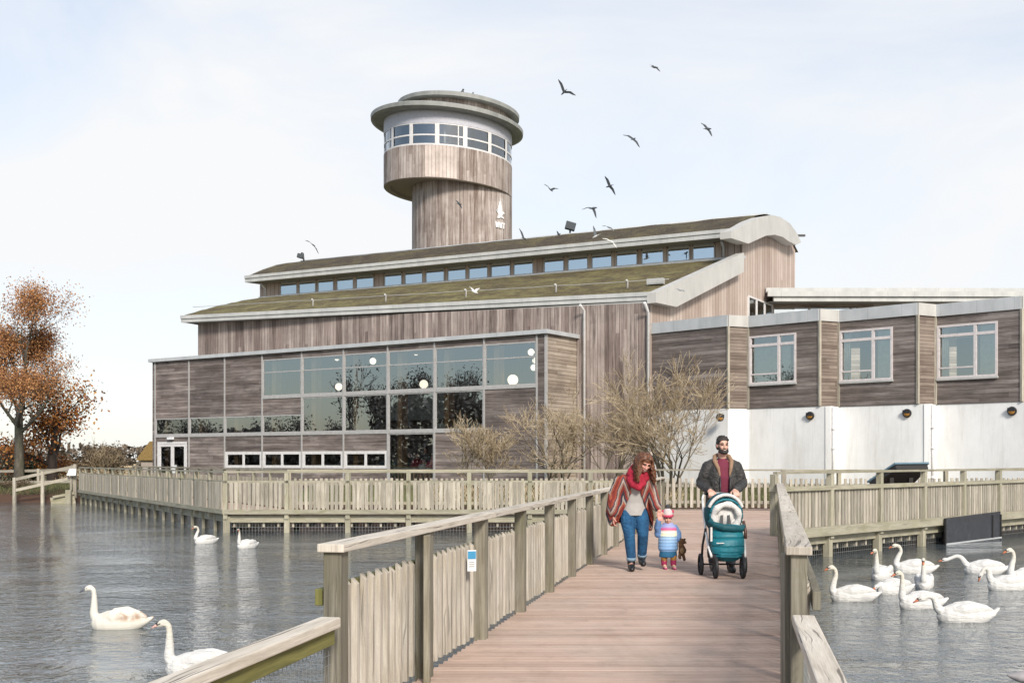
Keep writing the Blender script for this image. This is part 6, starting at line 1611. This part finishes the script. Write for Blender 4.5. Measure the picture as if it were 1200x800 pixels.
def tree(name, label, base, h, seed, depth=5, trunk_r=.4, leafm='leaf_orange', barkm='bark', nl=9, lsz=.2, dens=None, lean=V((0, 0, 0)), spread=.6, up=.18, trunk_h=.3, group=None, kids=(2, 3), twigm=None, clr=.55):
    t = thing(name, label, 'tree', base, group=group); rr = random.Random(seed)
    th = h * trunk_h; out = []; tips = []
    top = V((0, 0, th)) + lean * th
    pts = [V((0, 0, -.2)), V((0, 0, .15)), V((.02, 0, th * .4)) + lean * th * .3, top]
    m = MB(); m.v = []; m.tube(pts, [trunk_r * 1.35, trunk_r * 1.08, trunk_r * .9, trunk_r * .8], 12)
    ld = (lean + Z).normalized()
    branch(out, top - ld * .1, ld, h * .30, trunk_r * .72, depth, rr, spread, up, kids, .70, .16, tips)
    for k in range(4):
        a = k * 1.6 + rr.random(); branch(out, top - ld * rr.uniform(0, th * .45), (V((math.cos(a), math.sin(a), .75)) + lean).normalized(), h * .22, trunk_r * .42, depth - 1, rr, spread, up, kids, .70, .2, tips)
    for dp, p, r_ in out:
        if dp >= depth - 1: m.tube(p, r_, 7, cap=False)
    org = V(base); m.v = [v + org for v in m.v]; m.build('trunk', M[barkm], t)
    m = MB()
    for dp, p, r_ in out:
        if dp < depth - 1: m.tube(p, r_, 4 if dp > 0 else 3, cap=False, r=rr.random())
    m.v = [v + org for v in m.v]; m.build('branches', M[twigm or barkm], t)
    m = MB()
    for p, d in tips:
        k = 1.0 if dens is None else dens(p)
        cl = mnoise.noise(p * .55 + V((seed, 0, 0)))
        for _ in range(int(nl * k * max(.3, 1 + .8 * cl) + rr.random())):
            leaf(m, org + p + V((rr.gauss(0, clr), rr.gauss(0, clr), rr.gauss(0, clr * .8))) * .8, lsz, rr)
    if m.f: m.build('crown', M[leafm], t)
    return t
def shrub(name, label, base, h, w_, seed, stems=9, depth=4, group=None, stemm='stem', twigm='twig', r=.035, up=.12, lean=0.0, spread=.7, kids=(2, 4)):
    t = thing(name, label, 'shrub', base, group=group); rr = random.Random(seed); out = []
    for s in range(stems):
        a = s * 2.4 + rr.random(); k = rr.uniform(.2, 1)
        d = V((math.cos(a) * k * w_ / h + lean, math.sin(a) * k * w_ / h, 1)).normalized()
        branch(out, V((math.cos(a) * .15, math.sin(a) * .15, -.05)), d, h * .36 * rr.uniform(.8, 1.15), r * rr.uniform(.7, 1.2), depth, rr, spread, up, kids, .66, .2, None, .0075)
    org = V(base); a = MB(); b = MB()
    for dp, p, r_ in out:
        (a if dp >= depth - 1 else b).tube(p, r_, 6 if dp >= depth - 1 else 3, cap=False, r=rr.random())
    a.v = [v + org for v in a.v]; b.v = [v + org for v in b.v]
    a.build('stems', M[stemm], t); b.build('twigs', M[twigm], t)
    return t
def bush(name, label, base, rx, ry, h, seed, leafm, n=2600, lsz=.14, group=None, cat='bush'):
    t = thing(name, label, cat, base, group=group); rr = random.Random(seed); org = V(base)
    m = MB()
    for k in range(7): a = rr.random() * 6.28; m.tube([org, org + V((math.cos(a) * rx * .3, math.sin(a) * ry * .3, h * .5)), org + V((math.cos(a) * rx * .6, math.sin(a) * ry * .6, h * .85))], [.05, .035, .01], 5)
    m.build('stems', M['stem'], t)
    m = MB(); cs = [(V((rr.uniform(-.75, .75) * rx, rr.uniform(-.75, .75) * ry, h * rr.uniform(.2, .72))), rr.uniform(.28, .5)) for _ in range(14)]
    for _ in range(n):
        c, q = cs[rr.randrange(len(cs))]; d = V((rr.gauss(0, 1), rr.gauss(0, 1), rr.gauss(0, 1))).normalized() * (rr.random() ** .4)
        p = c + V((d.x * rx * q, d.y * ry * q, d.z * h * q * .8)); p.z = max(.03, p.z); leaf(m, org + p, lsz, rr)
    m.build('foliage', M[leafm], t); return t
gp_ = lambda u, d: V(((u - CX) / F * d, d, ground_z((u - CX) / F * d, d)))
tree('oak_tree', 'tall autumn tree with sparse rusty leaves at the left edge of the picture', gp_(22, 60.5), 8.2, 18, 5, .26, 'leaf_orange', 'bark', 36, .12, dens=lambda p: 1.0 if p.x < 1.6 else .4, spread=.6, up=.14, trunk_h=.45, clr=.46)
tree('orange_tree', 'small orange leaved tree with dark trunk behind the tall autumn tree', gp_(61, 64), 5.4, 23, 4, .30, 'leaf_rust', 'bark_dark', 11, .20, spread=.75, up=.08, trunk_h=.36, kids=(2, 4), clr=.5)
bush('bush', 'golden orange bush under the small orange tree', gp_(84, 68), 1.8, 1.2, 2.0, 4, 'leaf_rust', 2600, .16)
bush('bush', 'scrubby olive brown bush left of the pale field', gp_(116, 66), 1.5, 1.2, 2.7, 8, 'leaf_brown', 3000, .14)
shrub('bare_shrub', 'thin bare stems rising through the olive brown bush', gp_(120, 65.5), 3.1, 1.8, 9, 12, 3, r=.03)
bush('bush', 'dull green bush behind the left tree trunk', gp_(40, 70), 2.2, 1.2, 1.9, 14, 'leaf_green', 2600, .17)
bush('bush', 'rusty brown bush at the far left edge', gp_(-8, 67), 2.2, 1.5, 2.8, 15, 'leaf_brown', 3200, .17)
bush('bush', 'low dry bush at the water line below the left tree', gp_(9, 58.6), 1.3, .6, .55, 16, 'leaf_brown', 1500, .09)
bush('bush', 'pale straw coloured reeds behind the walkway start', gp_(98, 63), 1.5, .7, 1.1, 17, 'twig', 1600, .10)
SG = 'bare twiggy shrubs in front of the cafe'
shrub('bare_shrub', 'low bare twiggy shrub spreading in front of the low cafe wall', gp_(566, 40.0), 2.8, 2.3, 31, 10, 4, SG, r=.02, lean=-.25, kids=(2, 3))
shrub('bare_shrub', 'wide bare shrub with dark forked stems left of the downpipe', gp_(655, 40.2), 3.9, 2.8, 32, 8, 4, SG, r=.045, up=.08, kids=(2, 3))
shrub('bare_shrub', 'tallest bare shrub behind the woman, reaching the white wall', gp_(782, 38.8), 5.0, 2.1, 33, 11, 4, SG, r=.045, up=.14, kids=(2, 4))
shrub('bare_shrub', 'small bare shrub between the two larger ones', gp_(716, 39.4), 3.6, 1.8, 34, 6, 4, SG, r=.03, kids=(2, 3))
m = MB(); rr = random.Random(77)                                          # brown undergrowth at the foot of the shrubs
for _ in range(2600):
    u = rr.uniform(505, 800); d = rr.uniform(37.5, 40.8); p = gp_(u, d)
    a = rr.random() * 6.28; l = rr.uniform(.10, .38); i = m.add([p + V((-.012, 0, 0)), p + V((.012, 0, 0)), p + V((math.cos(a) * l * .5, math.sin(a) * l * .5, l))])
    m.face((i, i + 1, i + 2), [(0, 0)] * 3, rr.random())
o = m.build('undergrowth', M['twig']); tag(o, kind='stuff')
m = MB()                                                                  # rough grass on the bank behind the picket fence
for _ in range(9000):
    u = rr.uniform(500, 1000); d = rr.uniform(37.2, 43.0); p = gp_(u, d)
    a = rr.random() * 6.28; l = rr.uniform(.06, .24); i = m.add([p + V((-.014, 0, 0)), p + V((.014, 0, 0)), p + V((math.cos(a) * l * .5, math.sin(a) * l * .5, l))])
    m.face((i, i + 1, i + 2), [(0, 0)] * 3, rr.random())
tag(m.build('grass', M['leaf_green']), kind='stuff')
m = MB()
for _ in range(5000):                                                     # grass along the left bank
    u = rr.uniform(-30, 100); d = rr.uniform(57.6, 63); p = gp_(u, d)
    a = rr.random() * 6.28; l = rr.uniform(.08, .30); i = m.add([p + V((-.02, 0, 0)), p + V((.02, 0, 0)), p + V((math.cos(a) * l * .4, math.sin(a) * l * .4, l))])
    m.face((i, i + 1, i + 2), [(0, 0)] * 3, rr.random())
tag(m.build('grass', M['leaf_green']), kind='stuff')
# far hedgerow, and the wood on the pond's left shore that the windows mirror
m = MB()
for _ in range(9000):
    x = rr.uniform(-150, -20); y = 150 + rr.uniform(-4, 4); hh = 3.2 + 1.8 * mnoise.noise(V((x * .12, 0, 0))) + 1.0 * mnoise.noise(V((x * .5, 3, 0)))
    leaf(m, V((x, y, rr.random() ** .7 * hh)), .9, rr)
tag(m.build('hedgerow', M['hedge_far']), kind='stuff')
m = MB()
for k in range(30):
    y = -48 + k * 3.9 + rr.uniform(-1.5, 1.5); x = -86 + rr.uniform(-5, 5); h = rr.uniform(9, 14) if y < 30 else rr.uniform(4.5, 7); oo = []; tp = []
    branch(oo, V((x, y, .3)), Z.copy(), h * .34, .26, 4, rr, .5, .22, (2, 3), .68, .13, tp, .035)
    for dp, p, r_ in oo: m.tube(p, r_, 3, cap=False, r=rr.random())
    for p, d in tp:
        for _ in range(3 if k % 3 else 12): leaf(m, p + V((rr.gauss(0, .6), rr.gauss(0, .6), rr.gauss(0, .6))), .32, rr)
for _ in range(42000):
    y = rr.uniform(-55, 66); q_ = (8.6 + 2.2 * mnoise.noise(V((y * .13, 9, 0))) + 1.6 * mnoise.noise(V((y * .5, 2, 0)))) * (1 if y < 29 else .5)
    leaf(m, V((-83 + rr.uniform(-2.5, 2.5), y, rr.random() ** .85 * q_)), .75, rr)
tag(m.build('treeline', M['treeline']), kind='stuff')
# small yellow roofed hut beyond the cafe's left corner
t = thing('hut', 'tiny hut with yellow thatched roof at the left corner of the cafe', 'hut', P(176, 545, 74))
b = P(181, 545, 74); b.z = .05
m = MB(); m.box(b + Z * .8, (.6, 0, 0), (0, .8, 0), (0, 0, .8)); m.build('wall', M['hut_wall'], t)
m = MB(); m.slab([b + V((-.9, -1, 1.5)), b + V((.9, -1, 1.5)), b + V((.35, -1, 2.7)), b + V((0, -1, 2.7))], V((0, 2, 0))); m.build('roof', M['thatch'], t)
